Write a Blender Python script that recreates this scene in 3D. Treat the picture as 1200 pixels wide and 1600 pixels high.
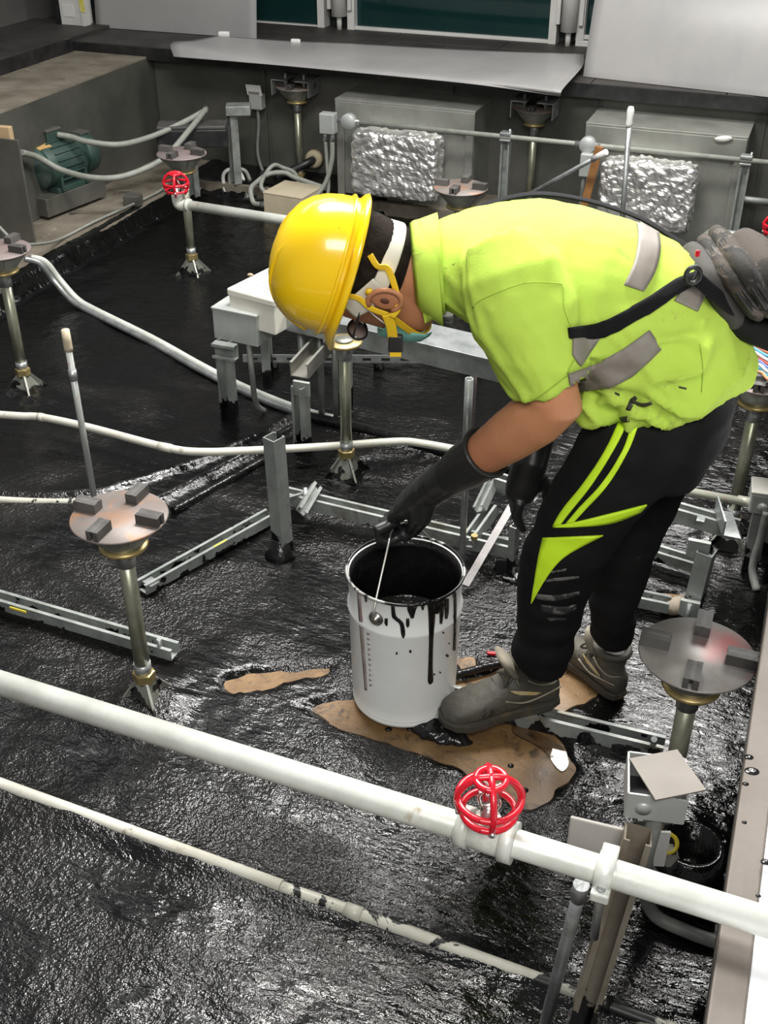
import bpy, bmesh, math, random
import numpy as np
from mathutils import Vector, Matrix, noise
from mathutils.bvhtree import BVHTree
random.seed(7); np.random.seed(7)
for o in list(bpy.data.objects): bpy.data.objects.remove(o, do_unlink=True)
SC = bpy.context.scene; COL = SC.collection
# ------------------------------------------------------------------ camera
FPX = 1750.0; TH = math.radians(33.3); YAW = math.radians(20.7); CAMH = 1.812
FH = Vector((-math.sin(YAW), math.cos(YAW), 0)); UP = Vector((0, 0, 1))
RT = Vector((math.cos(YAW), math.sin(YAW), 0))
FW = FH*math.cos(TH) - UP*math.sin(TH); UC = FH*math.sin(TH) + UP*math.cos(TH)
CAM = Vector((0, 0, CAMH))
cd = bpy.data.cameras.new('camera'); co = bpy.data.objects.new('camera', cd); COL.objects.link(co)
co.matrix_world = Matrix(((RT.x, UC.x, -FW.x, CAM.x), (RT.y, UC.y, -FW.y, CAM.y), (RT.z, UC.z, -FW.z, CAM.z), (0, 0, 0, 1)))
cd.sensor_fit = 'VERTICAL'; cd.sensor_height = 32.0; cd.lens = 32.0*FPX/1600.0; cd.clip_start = .05
SC.camera = co
# ------------------------------------------------------------------ light
W = bpy.data.worlds.new('world'); SC.world = W; W.use_nodes = True
W.node_tree.nodes['Background'].inputs[0].default_value = (.93, .97, 1, 1)
W.node_tree.nodes['Background'].inputs[1].default_value = .16
def area(name, loc, target, sx, sy, power, col=(1, .98, .95)):
    l = bpy.data.lights.new(name, 'AREA'); l.shape = 'RECTANGLE'; l.size = sx; l.size_y = sy; l.energy = power; l.color = col
    o = bpy.data.objects.new(name, l); COL.objects.link(o); o.location = loc
    o.rotation_euler = (Vector(target)-Vector(loc)).to_track_quat('-Z', 'Y').to_euler(); return o
area('ceiling_lamp_right', (-.1, 4.7, 3.0), (-.3, .8, .4), 1.6, .9, 95)
area('ceiling_lamp_centre', (-1.1, 2.7, 3.1), (-.7, 2.1, 0), 1.2, .7, 112)
area('ceiling_lamp_left', (-2.6, 3.6, 3.1), (-2.0, 2.6, 0), 2.2, .6, 13)
area('ceiling_lamp_near', (.5, -.9, 3.2), (-.5, 1.5, 0.2), 1.8, 1.0, 66)
SC.view_settings.view_transform = 'Standard'; SC.view_settings.look = 'None'
SC.view_settings.exposure = .48; SC.view_settings.gamma = 1; SC.view_settings.use_curve_mapping = False
# ------------------------------------------------------------------ site survey helpers (sight lines meeting known planes)
def ray(u, v): return FW + RT*((u-600)/FPX) + UC*((800-v)/FPX)
def Z(u, v, z=0.0): d = ray(u, v); return CAM + d*((z-CAMH)/d.z)
def Yp(u, v, y): d = ray(u, v); return CAM + d*(y/d.y)
def Xp(u, v, x): d = ray(u, v); return CAM + d*(x/d.x)
def proj(p): q = Vector(p)-CAM; t = q.dot(FW); return 600+FPX*q.dot(RT)/t, 800-FPX*q.dot(UC)/t
def Vz(v, base):                      # height on the vertical through base seen at image row v
    lo, hi = -1.0, 1.75
    for _ in range(40):
        m = (lo+hi)/2
        if proj((base[0], base[1], m))[1] > v: lo = m
        else: hi = m
    return m
# ------------------------------------------------------------------ materials
MT = {}
def mat(name, c1, rough=.5, metal=0, c2=None, ns=8, lo=.4, hi=.65, bump=0, bs=60, r2=None, coat=0, tar=None, stain=None, detail=6, spec=.5, stretch=None, sub=0, tarpos=None):
    if name in MT: return MT[name]
    m = bpy.data.materials.new(name); m.use_nodes = True; nt = m.node_tree; N = nt.nodes; L = nt.links
    b = N['Principled BSDF']; b.inputs['Base Color'].default_value = (*c1, 1); b.inputs['Roughness'].default_value = rough
    b.inputs['Metallic'].default_value = metal; b.inputs['Specular IOR Level'].default_value = spec
    if coat: b.inputs['Coat Weight'].default_value = coat; b.inputs['Coat Roughness'].default_value = .08
    if sub: b.inputs['Subsurface Weight'].default_value = sub; b.inputs['Subsurface Radius'].default_value = (.02, .008, .004); b.inputs['Subsurface Scale'].default_value = .4
    tc = N.new('ShaderNodeTexCoord'); vec = tc.outputs['Object']
    if stretch:
        mp = N.new('ShaderNodeMapping'); mp.inputs['Scale'].default_value = stretch; L.new(vec, mp.inputs[0]); vec = mp.outputs[0]
    def ns_(scale, det=6, rg=.6, dist=0):
        n = N.new('ShaderNodeTexNoise'); n.inputs['Scale'].default_value = scale; n.inputs['Detail'].default_value = det
        n.inputs['Roughness'].default_value = rg; n.inputs['Distortion'].default_value = dist; L.new(vec, n.inputs['Vector']); return n
    def rmp(src, a, c, va=0, vb=1):
        r = N.new('ShaderNodeMapRange'); r.inputs[1].default_value = a; r.inputs[2].default_value = c; r.inputs[3].default_value = va; r.inputs[4].default_value = vb; L.new(src, r.inputs[0]); return r.outputs[0]
    def mix(fac, a, c):
        x = N.new('ShaderNodeMix'); x.data_type = 'RGBA'; L.new(fac, x.inputs[0])
        for s, i in ((a, 6), (c, 7)):
            if isinstance(s, tuple): x.inputs[i].default_value = (*s, 1)
            else: L.new(s, x.inputs[i])
        return x.outputs[2]
    colr = None; rg = None
    if c2:
        f = rmp(ns_(ns, detail).outputs[0], lo, hi); colr = mix(f, c1, c2)
        if r2 is not None: rg = rmp(f, 0, 1, rough, r2)
    if stain:                          # list of (colour, scale, lo, hi)
        for (sc, ss, a, c) in stain:
            f = rmp(ns_(ss, 8, .65, .6).outputs[0], a, c); colr = mix(f, colr if colr is not None else c1, sc)
    if tar is not None:                # bitumen splashed up from the slab, ragged upper edge
        ge = N.new('ShaderNodeNewGeometry'); sp = N.new('ShaderNodeSeparateXYZ'); L.new(ge.outputs['Position'], sp.inputs[0])
        n = N.new('ShaderNodeTexNoise'); n.inputs['Scale'].default_value = 22; n.inputs['Detail'].default_value = 5; L.new(ge.outputs['Position'], n.inputs['Vector'])
        s = N.new('ShaderNodeMath'); s.operation = 'MULTIPLY_ADD'; L.new(n.outputs[0], s.inputs[0]); s.inputs[1].default_value = -.22; L.new(sp.outputs[2], s.inputs[2])
        f = rmp(s.outputs[0], tar-.11, tar-.105, 1, 0)
        colr = mix(f, colr if colr is not None else c1, (.006, .006, .006))
        r_ = N.new('ShaderNodeMix'); L.new(f, r_.inputs[0]); 
        if rg is not None: L.new(rg, r_.inputs[2])
        else: r_.inputs[2].default_value = rough
        r_.inputs[3].default_value = .18; rg = r_.outputs[0]
        if metal: L.new(rmp(f, 0, 1, metal, 0), b.inputs['Metallic'])
    if colr is not None: L.new(colr, b.inputs['Base Color'])
    if rg is not None: L.new(rg, b.inputs['Roughness'])
    if bump:
        bn = N.new('ShaderNodeBump'); bn.inputs['Strength'].default_value = bump; bn.inputs['Distance'].default_value = .01
        L.new(ns_(bs, 4).outputs[0], bn.inputs['Height']); L.new(bn.outputs[0], b.inputs['Normal'])
    MT[name] = m; return m
galv = mat('galvanised', (.50, .52, .52), .38, .75, (.30, .32, .31), 14, stain=[((.28, .27, .23), 5, .58, .72)], bump=.08, bs=90)
galv_dull = mat('galvanised_dull', (.36, .38, .36), .5, .45, (.23, .25, .235), 18, stain=[((.2, .18, .14), 7, .58, .7)], tar=.012)
galv_post = mat('galvanised_post', (.38, .40, .38), .45, .5, (.27, .29, .275), 15, tar=.07, stain=[((.01, .01, .01), 9, .66, .675)])
pipe_white = mat('pipe_white', (.74, .76, .70), .38, .15, (.58, .60, .54), 9, stain=[((.42, .36, .26), 13, .62, .72)], bump=.05)
pipe_cream = mat('pipe_cream', (.62, .61, .53), .42, 0, (.52, .50, .42), 7, stain=[((.25, .2, .13), 16, .62, .72)])
pipe_dirty = mat('pipe_dirty', (.55, .54, .46), .4, 0, (.42, .41, .34), 9, stain=[((.008, .008, .008), 12, .545, .56)])
olive = mat('pedestal_tube', (.27, .28, .20), .33, .7, (.38, .38, .30), 12, stain=[((.16, .13, .07), 9, .6, .75)], tar=.045)
brass = mat('brass', (.50, .38, .16), .4, .7, (.3, .24, .12), 20)
steelcup = mat('pedestal_steel', (.32, .33, .29), .42, .6, (.22, .22, .18), 15, tar=.03)
disc_tan = mat('disc_tan', (.18, .15, .135), .5, .25, (.22, .195, .18), 9, stain=[((.45, .20, .08), 11, .55, .75)])
disc_grey = mat('disc_grey', (.20, .185, .17), .42, .3, (.27, .255, .24), 12, stain=[((.40, .13, .14), 5.2, .57, .68)])
disc_pink = mat('disc_pink', (.23, .175, .168), .5, .2, (.18, .16, .152), 10)
def blob(m, centre, rad, col, amt=.8):      # a stain with its own place on the disc
    nt = m.node_tree; N = nt.nodes; L = nt.links; b = N['Principled BSDF']; lk = b.inputs['Base Color'].links[0]; src = lk.from_socket
    tc = N.new('ShaderNodeTexCoord'); d = N.new('ShaderNodeVectorMath'); d.operation = 'DISTANCE'; L.new(tc.outputs['Object'], d.inputs[0]); d.inputs[1].default_value = centre
    n = N.new('ShaderNodeTexNoise'); n.inputs['Scale'].default_value = 25; n.inputs['Detail'].default_value = 5; L.new(tc.outputs['Object'], n.inputs[0])
    a = N.new('ShaderNodeMath'); a.operation = 'MULTIPLY_ADD'; L.new(n.outputs[0], a.inputs[0]); a.inputs[1].default_value = rad*1.1; L.new(d.outputs['Value'], a.inputs[2])
    r = N.new('ShaderNodeMapRange'); r.inputs[1].default_value = rad*.75; r.inputs[2].default_value = rad*1.5; r.inputs[3].default_value = amt; r.inputs[4].default_value = 0; L.new(a.outputs[0], r.inputs[0])
    x = N.new('ShaderNodeMix'); x.data_type = 'RGBA'; L.new(r.outputs[0], x.inputs[0]); L.new(src, x.inputs[6]); x.inputs[7].default_value = (*col, 1); L.new(x.outputs[2], b.inputs['Base Color'])
blob(disc_grey, (.045, .035, .525), .06, (.34, .10, .10)); blob(disc_tan, (.0, -.005, .525), .05, (.26, .125, .055), .55)
rubber = mat('rubber_block', (.05, .047, .043), .6, 0, (.10, .095, .09), 14)
tarm = mat('bitumen', (.006, .006, .006), .16, 0, (.012, .011, .011), 20, bump=.5, bs=25)
black = mat('black_steel', (.012, .012, .013), .4, 0, (.03, .03, .03), 12)
blackcloth = mat('black_webbing', (.006, .006, .007), .85, 0, bump=.3, bs=400, spec=.2)
redm = mat('red_enamel', (.62, .006, .022), .3, 0, coat=.4)
chrome = mat('bright_metal', (.7, .69, .66), .25, 1, bump=.2, bs=120)
concrete = mat('concrete', (.215, .125, .05), .5, 0, (.115, .066, .028), 8, stain=[((.045, .027, .013), 24, .54, .66)], bump=.15, bs=80, r2=.35)
ledge = mat('ledge_concrete', (.23, .20, .155), .8, 0, (.13, .11, .08), 5, stain=[((.33, .31, .27), 9, .6, .75), ((.05, .04, .03), 6, .6, .7)], bump=.25, bs=50)
wallgrey = mat('wall_grey', (.088, .088, .075), .5, .1, (.058, .059, .051), 4, stain=[((.11, .105, .09), 3, .55, .8)], bump=.05)
darkfloor = mat('raised_floor_dark', (.052, .047, .042), .6, 0, (.032, .029, .026), 6, stain=[((.085, .08, .075), 14, .58, .75)], bump=.1)
curbm = mat('kerb_panel', (.18, .155, .135), .55, .1, (.14, .12, .10), 8, stain=[((.32, .29, .265), 6, .6, .8)], bump=.06)
whitesheet = mat('white_sheet', (.88, .89, .91), .5, 0, (.8, .8, .82), 5)
plastic = mat('plastic_sheet', (.37, .36, .35), .36, 0, (.31, .305, .30), 2.5, bump=.05, bs=6, spec=.5)
framem = mat('frame_grey', (.74, .73, .69), .4, 0, (.64, .63, .59), 6)
glassm = mat('window_glass', (.006, .028, .028), .06, 0, (.012, .045, .042), 1.6, lo=.35, hi=.7)
greenm = mat('motor_green', (.035, .075, .062), .5, .2, (.06, .09, .08), 14, stain=[((.15, .16, .14), 8, .62, .75)])
panelg = mat('panel_grey', (.14, .138, .12), .5, .35, (.10, .10, .085), 5)
flex = mat('flex_conduit', (.30, .31, .27), .5, 0, (.24, .25, .22), 30)
flexd = mat('flex_conduit_dark', (.16, .17, .16), .5, 0, (.22, .22, .2), 30)
beige = mat('beige_box', (.56, .49, .35), .5, 0, (.48, .41, .29), 6, stain=[((.22, .17, .1), 7, .62, .74)])
whitebox = mat('white_box', (.74, .72, .64), .45, 0, (.68, .66, .57), 5, stain=[((.35, .27, .2), 12, .68, .75)])
greybox = mat('grey_box', (.50, .52, .50), .4, .3, (.42, .44, .42), 8, stain=[((.25, .24, .22), 9, .62, .75)])
foil = mat('foil', (.95, .94, .91), .28, .85, (.78, .77, .74), 10, bump=.25, bs=30, r2=.35)
ductm = mat('duct_galvanised', (.33, .335, .30), .42, .45, (.25, .255, .23), 6, stain=[((.38, .385, .365), 4, .56, .7), ((.12, .10, .075), 7, .62, .75)])
wood = mat('wood', (.33, .15, .05), .6, 0, (.22, .10, .03), 20)
tagw = mat('white_plastic', (.8, .79, .75), .45)
yellowtape = mat('yellow_tape', (.75, .6, .05), .5)
# ------------------------------------------------------------------ mesh builder
def basis(d):
    d = Vector(d).normalized(); a = Vector((0, 0, 1)) if abs(d.z) < .95 else Vector((1, 0, 0))
    x = a.cross(d).normalized(); return x, d.cross(x).normalized(), d
class MB:
    def __init__(s): s.v = []; s.f = []; s.sm = []
    def add(s, vs, fs, smooth=False):
        k = len(s.v); s.v += [Vector(p) for p in vs]; s.f += [tuple(i+k for i in q) for q in fs]; s.sm += [smooth]*len(fs); return s
    def box(s, c, size, rz=0, axes=None, bev=0):
        c = Vector(c); hx, hy, hz = [q/2 for q in size]
        if axes: ax, ay, az = [Vector(a).normalized() for a in axes]
        else: ax = Vector((math.cos(rz), math.sin(rz), 0)); ay = Vector((-math.sin(rz), math.cos(rz), 0)); az = Vector((0, 0, 1))
        bm = bmesh.new(); bmesh.ops.create_cube(bm, size=1)
        for v in bm.verts: v.co = Vector((v.co.x*hx*2, v.co.y*hy*2, v.co.z*hz*2))
        if bev: bmesh.ops.bevel(bm, geom=list(bm.edges), offset=bev, segments=2, affect='EDGES', profile=.5)
        bm.verts.index_update(); vs = [c+ax*v.co.x+ay*v.co.y+az*v.co.z for v in bm.verts]
        s.add(vs, [[v.index for v in f.verts] for f in bm.faces]); bm.free(); return s
    def tube(s, pts, r, n=12, cap=True, rr=None):
        pts = [Vector(p) for p in pts]; m = len(pts); rings = []; x = None
        for i in range(m):
            d = (pts[min(i+1, m-1)]-pts[max(i-1, 0)]).normalized()
            if x is None: x, y, _ = basis(d)
            else:
                x = (x-d*x.dot(d)).normalized(); y = d.cross(x)
            q = rr[i] if rr else r
            rings.append([pts[i]+(x*math.cos(2*math.pi*k/n)+y*math.sin(2*math.pi*k/n))*q for k in range(n)])
        vs = [p for g in rings for p in g]; fs = []
        for i in range(m-1):
            for k in range(n):
                a = i*n+k; b = i*n+(k+1) % n; fs.append((a, b, b+n, a+n))
        s.add(vs, fs, True)
        if cap: s.add(rings[0][::-1], [tuple(range(n))]); s.add(rings[-1], [tuple(range(n))])
        return s
    def lathe(s, prof, c=(0, 0, 0), axis=(0, 0, 1), n=32, smooth=True, closed=False):
        x, y, d = basis(axis); c = Vector(c); m = len(prof); vs = []
        for (r, h) in prof: vs += [c+d*h+(x*math.cos(2*math.pi*k/n)+y*math.sin(2*math.pi*k/n))*max(r, 1e-5) for k in range(n)]
        fs = []
        for i in range(m if closed else m-1):
            j = (i+1) % m
            for k in range(n): fs.append((i*n+k, i*n+(k+1) % n, j*n+(k+1) % n, j*n+k))
        s.add(vs, fs, smooth); return s
    def prism(s, poly, d, ):
        d = Vector(d); n = len(poly); poly = [Vector(p) for p in poly]
        s.add(poly+[p+d for p in poly], [tuple(range(n))[::-1], tuple(range(n, 2*n))]+[(i, (i+1) % n, n+(i+1) % n, n+i) for i in range(n)]); return s
    def channel(s, a, b, w=.041, h=.041, opn=(0, 0, 1), t=.003, lip=.009):
        a = Vector(a); b = Vector(b); d = (b-a).normalized(); o = Vector(opn); o = (o-d*o.dot(d)).normalized(); x = d.cross(o)
        q = [(-w/2, 0), (w/2, 0), (w/2, h), (w/2-lip, h), (w/2-lip, h-t), (w/2-t, h-t), (w/2-t, t), (-w/2+t, t), (-w/2+t, h-t), (-w/2+lip, h-t), (-w/2+lip, h), (-w/2, h)]
        s.prism([a+x*p[0]+o*p[1] for p in q], b-a); return s
    def angle(s, a, b, d1, d2, w=.04, t=.004):
        a = Vector(a); b = Vector(b); d1 = Vector(d1).normalized(); d2 = Vector(d2).normalized()
        s.prism([a, a+d1*w, a+d1*w+d2*t, a+d1*t+d2*t, a+d1*t+d2*w, a+d2*w], b-a); return s
    def loft(s, secs, n=28, p=2.0):
        vs = []
        for (c, a, b) in secs:
            for k in range(n):
                t = 2*math.pi*k/n; cx = math.cos(t); sy = math.sin(t)
                if p != 2: cx = math.copysign(abs(cx)**(2/p), cx); sy = math.copysign(abs(sy)**(2/p), sy)
                vs.append(Vector(c)+Vector(a)*cx+Vector(b)*sy)
        m = len(secs); fs = [(i*n+k, i*n+(k+1) % n, (i+1)*n+(k+1) % n, (i+1)*n+k) for i in range(m-1) for k in range(n)]
        fs += [tuple(range(n))[::-1], tuple(range((m-1)*n, m*n))]
        s.add(vs, fs, True); return s
    def mesh(s, name, origin=Vector((0, 0, 0))):
        me = bpy.data.meshes.new(name); me.from_pydata([tuple(p-origin) for p in s.v], [], s.f); me.update()
        me.polygons.foreach_set('use_smooth', s.sm)
        bm = bmesh.new(); bm.from_mesh(me); bmesh.ops.remove_doubles(bm, verts=bm.verts, dist=1e-6) if len(bm.verts) < 3000 else None
        bmesh.ops.recalc_face_normals(bm, faces=bm.faces); bm.to_mesh(me); bm.free()
        return me
    def build(s, name, m, parent=None):
        if parent is None:
            xs = [p.x for p in s.v]; ys = [p.y for p in s.v]; zs = [p.z for p in s.v]
            org = Vector(((min(xs)+max(xs))/2, (min(ys)+max(ys))/2, min(zs)))
        else: org = worldloc(parent)
        o = bpy.data.objects.new(name, s.mesh(name, org)); COL.objects.link(o); o.data.materials.append(m)
        if parent is None: o.location = org
        else: o.parent = parent
        return o
def worldloc(o):
    p = Vector(o.location)
    while o.parent: o = o.parent; p = p+Vector(o.location)
    return p
def empty(name, loc, label, cat, group=None):
    o = bpy.data.objects.new(name, None); COL.objects.link(o); o.location = loc; o.empty_display_size = .05
    return tag(o, label, cat, group)
def tag(o, label, cat, group=None):
    o['label'] = label; o['category'] = cat
    if group: o['group'] = group
    return o
def struct(o, label=None):
    o['kind'] = 'structure'
    if label: o['label'] = label
    return o
def part(name, mb, m, parent, label=None):
    o = mb.build(name, m, parent)
    if label: o['label'] = label
    return o
def copy_tree(o, loc=None, parent=None):
    c = o.copy(); COL.objects.link(c); c.parent = parent
    if loc is not None: c.location = loc
    for ch in [q for q in o.children]: copy_tree(ch, None, c)
    return c
def spline(pts, n=8):
    P = [Vector(p) for p in pts]; P = [P[0]*2-P[1]]+P+[P[-1]*2-P[-2]]; out = []
    for i in range(1, len(P)-2):
        a, b, c, d = P[i-1:i+3]
        for k in range(n):
            t = k/n; out.append(.5*((2*b)+(c-a)*t+(2*a-5*b+4*c-d)*t*t+(3*b-a-3*c+d)*t**3))
    out.append(P[-2]); return out
def remesh(o, vox, smooth=6, fac=.5, disp=None):
    md = o.modifiers.new('r', 'REMESH'); md.mode = 'VOXEL'; md.voxel_size = vox; md.use_smooth_shade = True
    if smooth: ms = o.modifiers.new('s', 'SMOOTH'); ms.iterations = smooth; ms.factor = fac
    dg = bpy.context.evaluated_depsgraph_get(); dg.update(); e = o.evaluated_get(dg)
    me = bpy.data.meshes.new_from_object(e); old = o.data; o.modifiers.clear(); o.data = me; bpy.data.meshes.remove(old)
    if disp:
        co = np.empty(len(me.vertices)*3); me.vertices.foreach_get('co', co); no = np.empty(len(me.vertices)*3); me.vertex_normals.foreach_get('vector', no)
        co = co.reshape(-1, 3); no = no.reshape(-1, 3)
        d = np.array([disp(Vector(c), Vector(n_)) for c, n_ in zip(co, no)])
        me.vertices.foreach_set('co', (co+no*d[:, None]).ravel()); me.update()
    me.polygons.foreach_set('use_smooth', [True]*len(me.polygons)); return o
# ================================================================== THE PLACE
RFT, RFB = .65, .59                    # raised floor top and underside
XL, YB, XR = -3.31, 5.36, .082          # left wall, back wall, right kerb edge
# slab
o = MB().box((-.6, 2.6, -.06), (5.9, 6.2, .12)).build('floor', concrete); struct(o, 'bare brown concrete slab of the sunken floor void'); FLOOR = o
# bitumen coating: real relief, cut away where the slab is still bare
def vnoise(x, y, seed):
    r = np.random.RandomState(seed); g = r.rand(64, 64); xi = np.floor(x).astype(int); yi = np.floor(y).astype(int); fx = x-xi; fy = y-yi
    fx = fx*fx*(3-2*fx); fy = fy*fy*(3-2*fy); G = lambda a, b: g[a % 64, b % 64]
    return (G(xi, yi)*(1-fx)+G(xi+1, yi)*fx)*(1-fy)+(G(xi, yi+1)*(1-fx)+G(xi+1, yi+1)*fx)*fy
def polysd(px, py, poly):              # signed distance, negative inside
    d = np.full(px.shape, 1e9); ins = np.zeros(px.shape, bool); n = len(poly)
    for i in range(n):
        x1, y1 = poly[i][:2]; x2, y2 = poly[(i+1) % n][:2]; dx, dy = x2-x1, y2-y1
        t = np.clip(((px-x1)*dx+(py-y1)*dy)/(dx*dx+dy*dy), 0, 1); d = np.minimum(d, np.hypot(px-x1-t*dx, py-y1-t*dy))
        c = ((y1 > py) != (y2 > py)) & (px < (x2-x1)*(py-y1)/(y2-y1+1e-12)+x1); ins ^= c
    return np.where(ins, -d, d)
bare = [[(462, 1107), (560, 1092), (640, 1082), (720, 1060), (800, 1040), (900, 1030), (930, 1055), (925, 1085), (860, 1120), (880, 1165), (888, 1200), (862, 1245), (838, 1266), (790, 1248), (700, 1205), (600, 1165), (530, 1135)],
        [(347, 1062), (400, 1055), (470, 1047), (522, 1042), (515, 1053), (450, 1068), (400, 1078), (360, 1084)],
        [(700, 1030), (740, 1025), (750, 1050), (715, 1055)], [(1035, 930), (1065, 935), (1060, 965), (1030, 955)]]
gx = np.arange(-3.0, .34, .0115); gy = np.arange(.35, 5.4, .0115); GX, GY = np.meshgrid(gx, gy)
wob = (vnoise(GX*9, GY*9, 3)-.5)*.035+(vnoise(GX*30, GY*30, 5)-.5)*.018
rot = .5*GX+.87*GY; rot2 = .87*GX-.5*GY
hgt = .006+.016*(vnoise(GX*2.3, GY*2.3, 1)-.35)+.010*(vnoise(rot*2+GX, rot2*9, 2)-.5)+.006*(vnoise(rot*14, rot2*7, 8)-.5)+.0035*(vnoise(GX*31, GY*31, 9)-.5)+.0022*(vnoise(GX*60, GY*60, 10)-.5)
hgt = np.maximum(hgt, .002)
for (mx, my, mh, mr) in [(-1.2, 1.62, .03, .10), (-1.2, 2.81, .02, .10), (-2.4, 2.81, .03, .12), (-2.4, 4.01, .02, .1), (0, 1.62, .02, .1), (0, 2.81, .02, .1), (-1.2, 4.01, .02, .1)]:
    hgt += mh*np.exp(-((GX-mx)**2+(GY-my)**2)/(mr*mr))*(.6+.8*vnoise(GX*25, GY*25, 12))
def ridge(pts, r, h):                  # cables and laps buried under the coating
    global hgt
    d = np.full(GX.shape, 1e9)
    for a, b in zip(pts[:-1], pts[1:]):
        dx, dy = b.x-a.x, b.y-a.y; t = np.clip(((GX-a.x)*dx+(GY-a.y)*dy)/(dx*dx+dy*dy), 0, 1); d = np.minimum(d, np.hypot(GX-a.x-t*dx, GY-a.y-t*dy))
    hgt = hgt+h*np.exp(-(d/r)**2)
ridge([Z(0, 782), Z(80, 785), Z(160, 778), Z(300, 735), Z(400, 688), Z(470, 650)], .016, .022)
ridge([Z(230, 800), Z(300, 765), Z(400, 712), Z(470, 672)], .014, .018)
ridge([Z(0, 1240), Z(400, 1385), Z(730, 1500), Z(1000, 1600)], .03, .012)
ridge([Z(690, 1110), Z(640, 1150), Z(560, 1172)], .001, 0)
ridge([Z(465, 640), Z(600, 690), Z(700, 715), Z(800, 735)], .02, .02)
cov = np.clip((-2.90+wob*.5-GX)/.06, 0, 1); cov = cov*cov*(3-2*cov); hgt = hgt+cov*.082
covb = np.clip((GY-5.02+wob)/.05, 0, 1)*(GX < -1.9); hgt = np.maximum(hgt, .005+covb*.082)
for p in bare:
    sd = polysd(GX, GY, [tuple(Z(*q)) for q in p])+wob; hgt = np.where(sd < .01, np.minimum(hgt, .006*np.clip(sd/.01, -2, 1)), hgt)
ny, nx = GX.shape; vs = np.stack([GX, GY, hgt], -1).reshape(-1, 3); idx = np.arange(nx*ny).reshape(ny, nx)
fs = np.stack([idx[:-1, :-1], idx[:-1, 1:], idx[1:, 1:], idx[1:, :-1]], -1).reshape(-1, 4)
me = bpy.data.meshes.new('bitumen_coating'); me.vertices.add(len(vs)); me.vertices.foreach_set('co', (vs-np.array(FLOOR.location)).ravel())
me.loops.add(fs.size); me.loops.foreach_set('vertex_index', fs.ravel()); me.polygons.add(len(fs)); me.polygons.foreach_set('loop_start', np.arange(len(fs))*4)
me.update(calc_edges=True); me.polygons.foreach_set('use_smooth', np.ones(len(fs), bool)); me.validate()
o = bpy.data.objects.new('bitumen_coating', me); COL.objects.link(o); o.parent = FLOOR
# coating material: wet zones and gritty dull zones
m = bpy.data.materials.new('bitumen_floor'); m.use_nodes = True; N = m.node_tree.nodes; L = m.node_tree.links; b = N['Principled BSDF']
tc = N.new('ShaderNodeTexCoord')
def nz(s, d=5, r=.6, st=None, dist=0):
    n = N.new('ShaderNodeTexNoise'); n.inputs['Scale'].default_value = s; n.inputs['Detail'].default_value = d; n.inputs['Roughness'].default_value = r; n.inputs['Distortion'].default_value = dist
    if st:
        mp = N.new('ShaderNodeMapping'); mp.inputs['Rotation'].default_value = (0, 0, st[0]); mp.inputs['Scale'].default_value = st[1]; L.new(tc.outputs['Object'], mp.inputs[0]); L.new(mp.outputs[0], n.inputs['Vector'])
    else: L.new(tc.outputs['Object'], n.inputs['Vector'])
    return n.outputs[0]
def mr(s, a, c, x, y):
    q = N.new('ShaderNodeMapRange'); q.inputs[1].default_value = a; q.inputs[2].default_value = c; q.inputs[3].default_value = x; q.inputs[4].default_value = y; L.new(s, q.inputs[0]); return q.outputs[0]
z0 = nz(1.6, 5, .6, (.6, (1, 2.2, 1)), .8)
# freshly laid, still wet strip on the right hand bay: smoother and glossier
sx = N.new('ShaderNodeSeparateXYZ'); L.new(tc.outputs['Object'], sx.inputs[0]); wet = mr(sx.outputs[0], -.05, .5, 0, .16)
sb_ = N.new('ShaderNodeMath'); sb_.operation = 'SUBTRACT'; L.new(z0, sb_.inputs[0]); L.new(wet, sb_.inputs[1]); z1 = sb_.outputs[0]
old = mr(sx.outputs[1], -.5, .9, 0, .15)          # older, smoother coat further in
sb2 = N.new('ShaderNodeMath'); sb2.operation = 'SUBTRACT'; L.new(z1, sb2.inputs[0]); L.new(old, sb2.inputs[1]); z1 = sb2.outputs[0]
b.inputs['Specular IOR Level'].default_value = .5
cm = N.new('ShaderNodeMix'); cm.data_type = 'RGBA'; cm.inputs[6].default_value = (.0028, .0027, .0027, 1); cm.inputs[7].default_value = (.011, .010, .0094, 1); L.new(mr(z1, .42, .66, 0, 1), cm.inputs[0]); L.new(cm.outputs[2], b.inputs['Base Color'])
L.new(mr(z1, .38, .62, .10, .27), b.inputs['Roughness'])
b1 = N.new('ShaderNodeBump'); b1.inputs['Distance'].default_value = .010; L.new(nz(80, 2, .8), b1.inputs['Height']); L.new(mr(z1, .42, .60, .06, .8), b1.inputs['Strength'])
b2 = N.new('ShaderNodeBump'); b2.inputs['Distance'].default_value = .012; b2.inputs['Strength'].default_value = .35; L.new(nz(26, 4, .6, (.4, (1, 2.4, 1)), .5), b2.inputs['Height']); L.new(b1.outputs[0], b2.inputs['Normal']); L.new(b2.outputs[0], b.inputs['Normal'])
me.materials.append(m); FLOORTAR = m
# concrete kerb ledge round the left and back
o = MB().box((XL+.175, 2.75, .035), (.36, 5.3, .10)).build('trim_1', ledge); struct(o, 'brown concrete kerb ledge along the left wall')
o = MB().box((-2.2, 5.2, .03), (2.0, .32, .09)).build('trim_2', ledge); struct(o, 'brown concrete ledge at the foot of the back wall')
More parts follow.
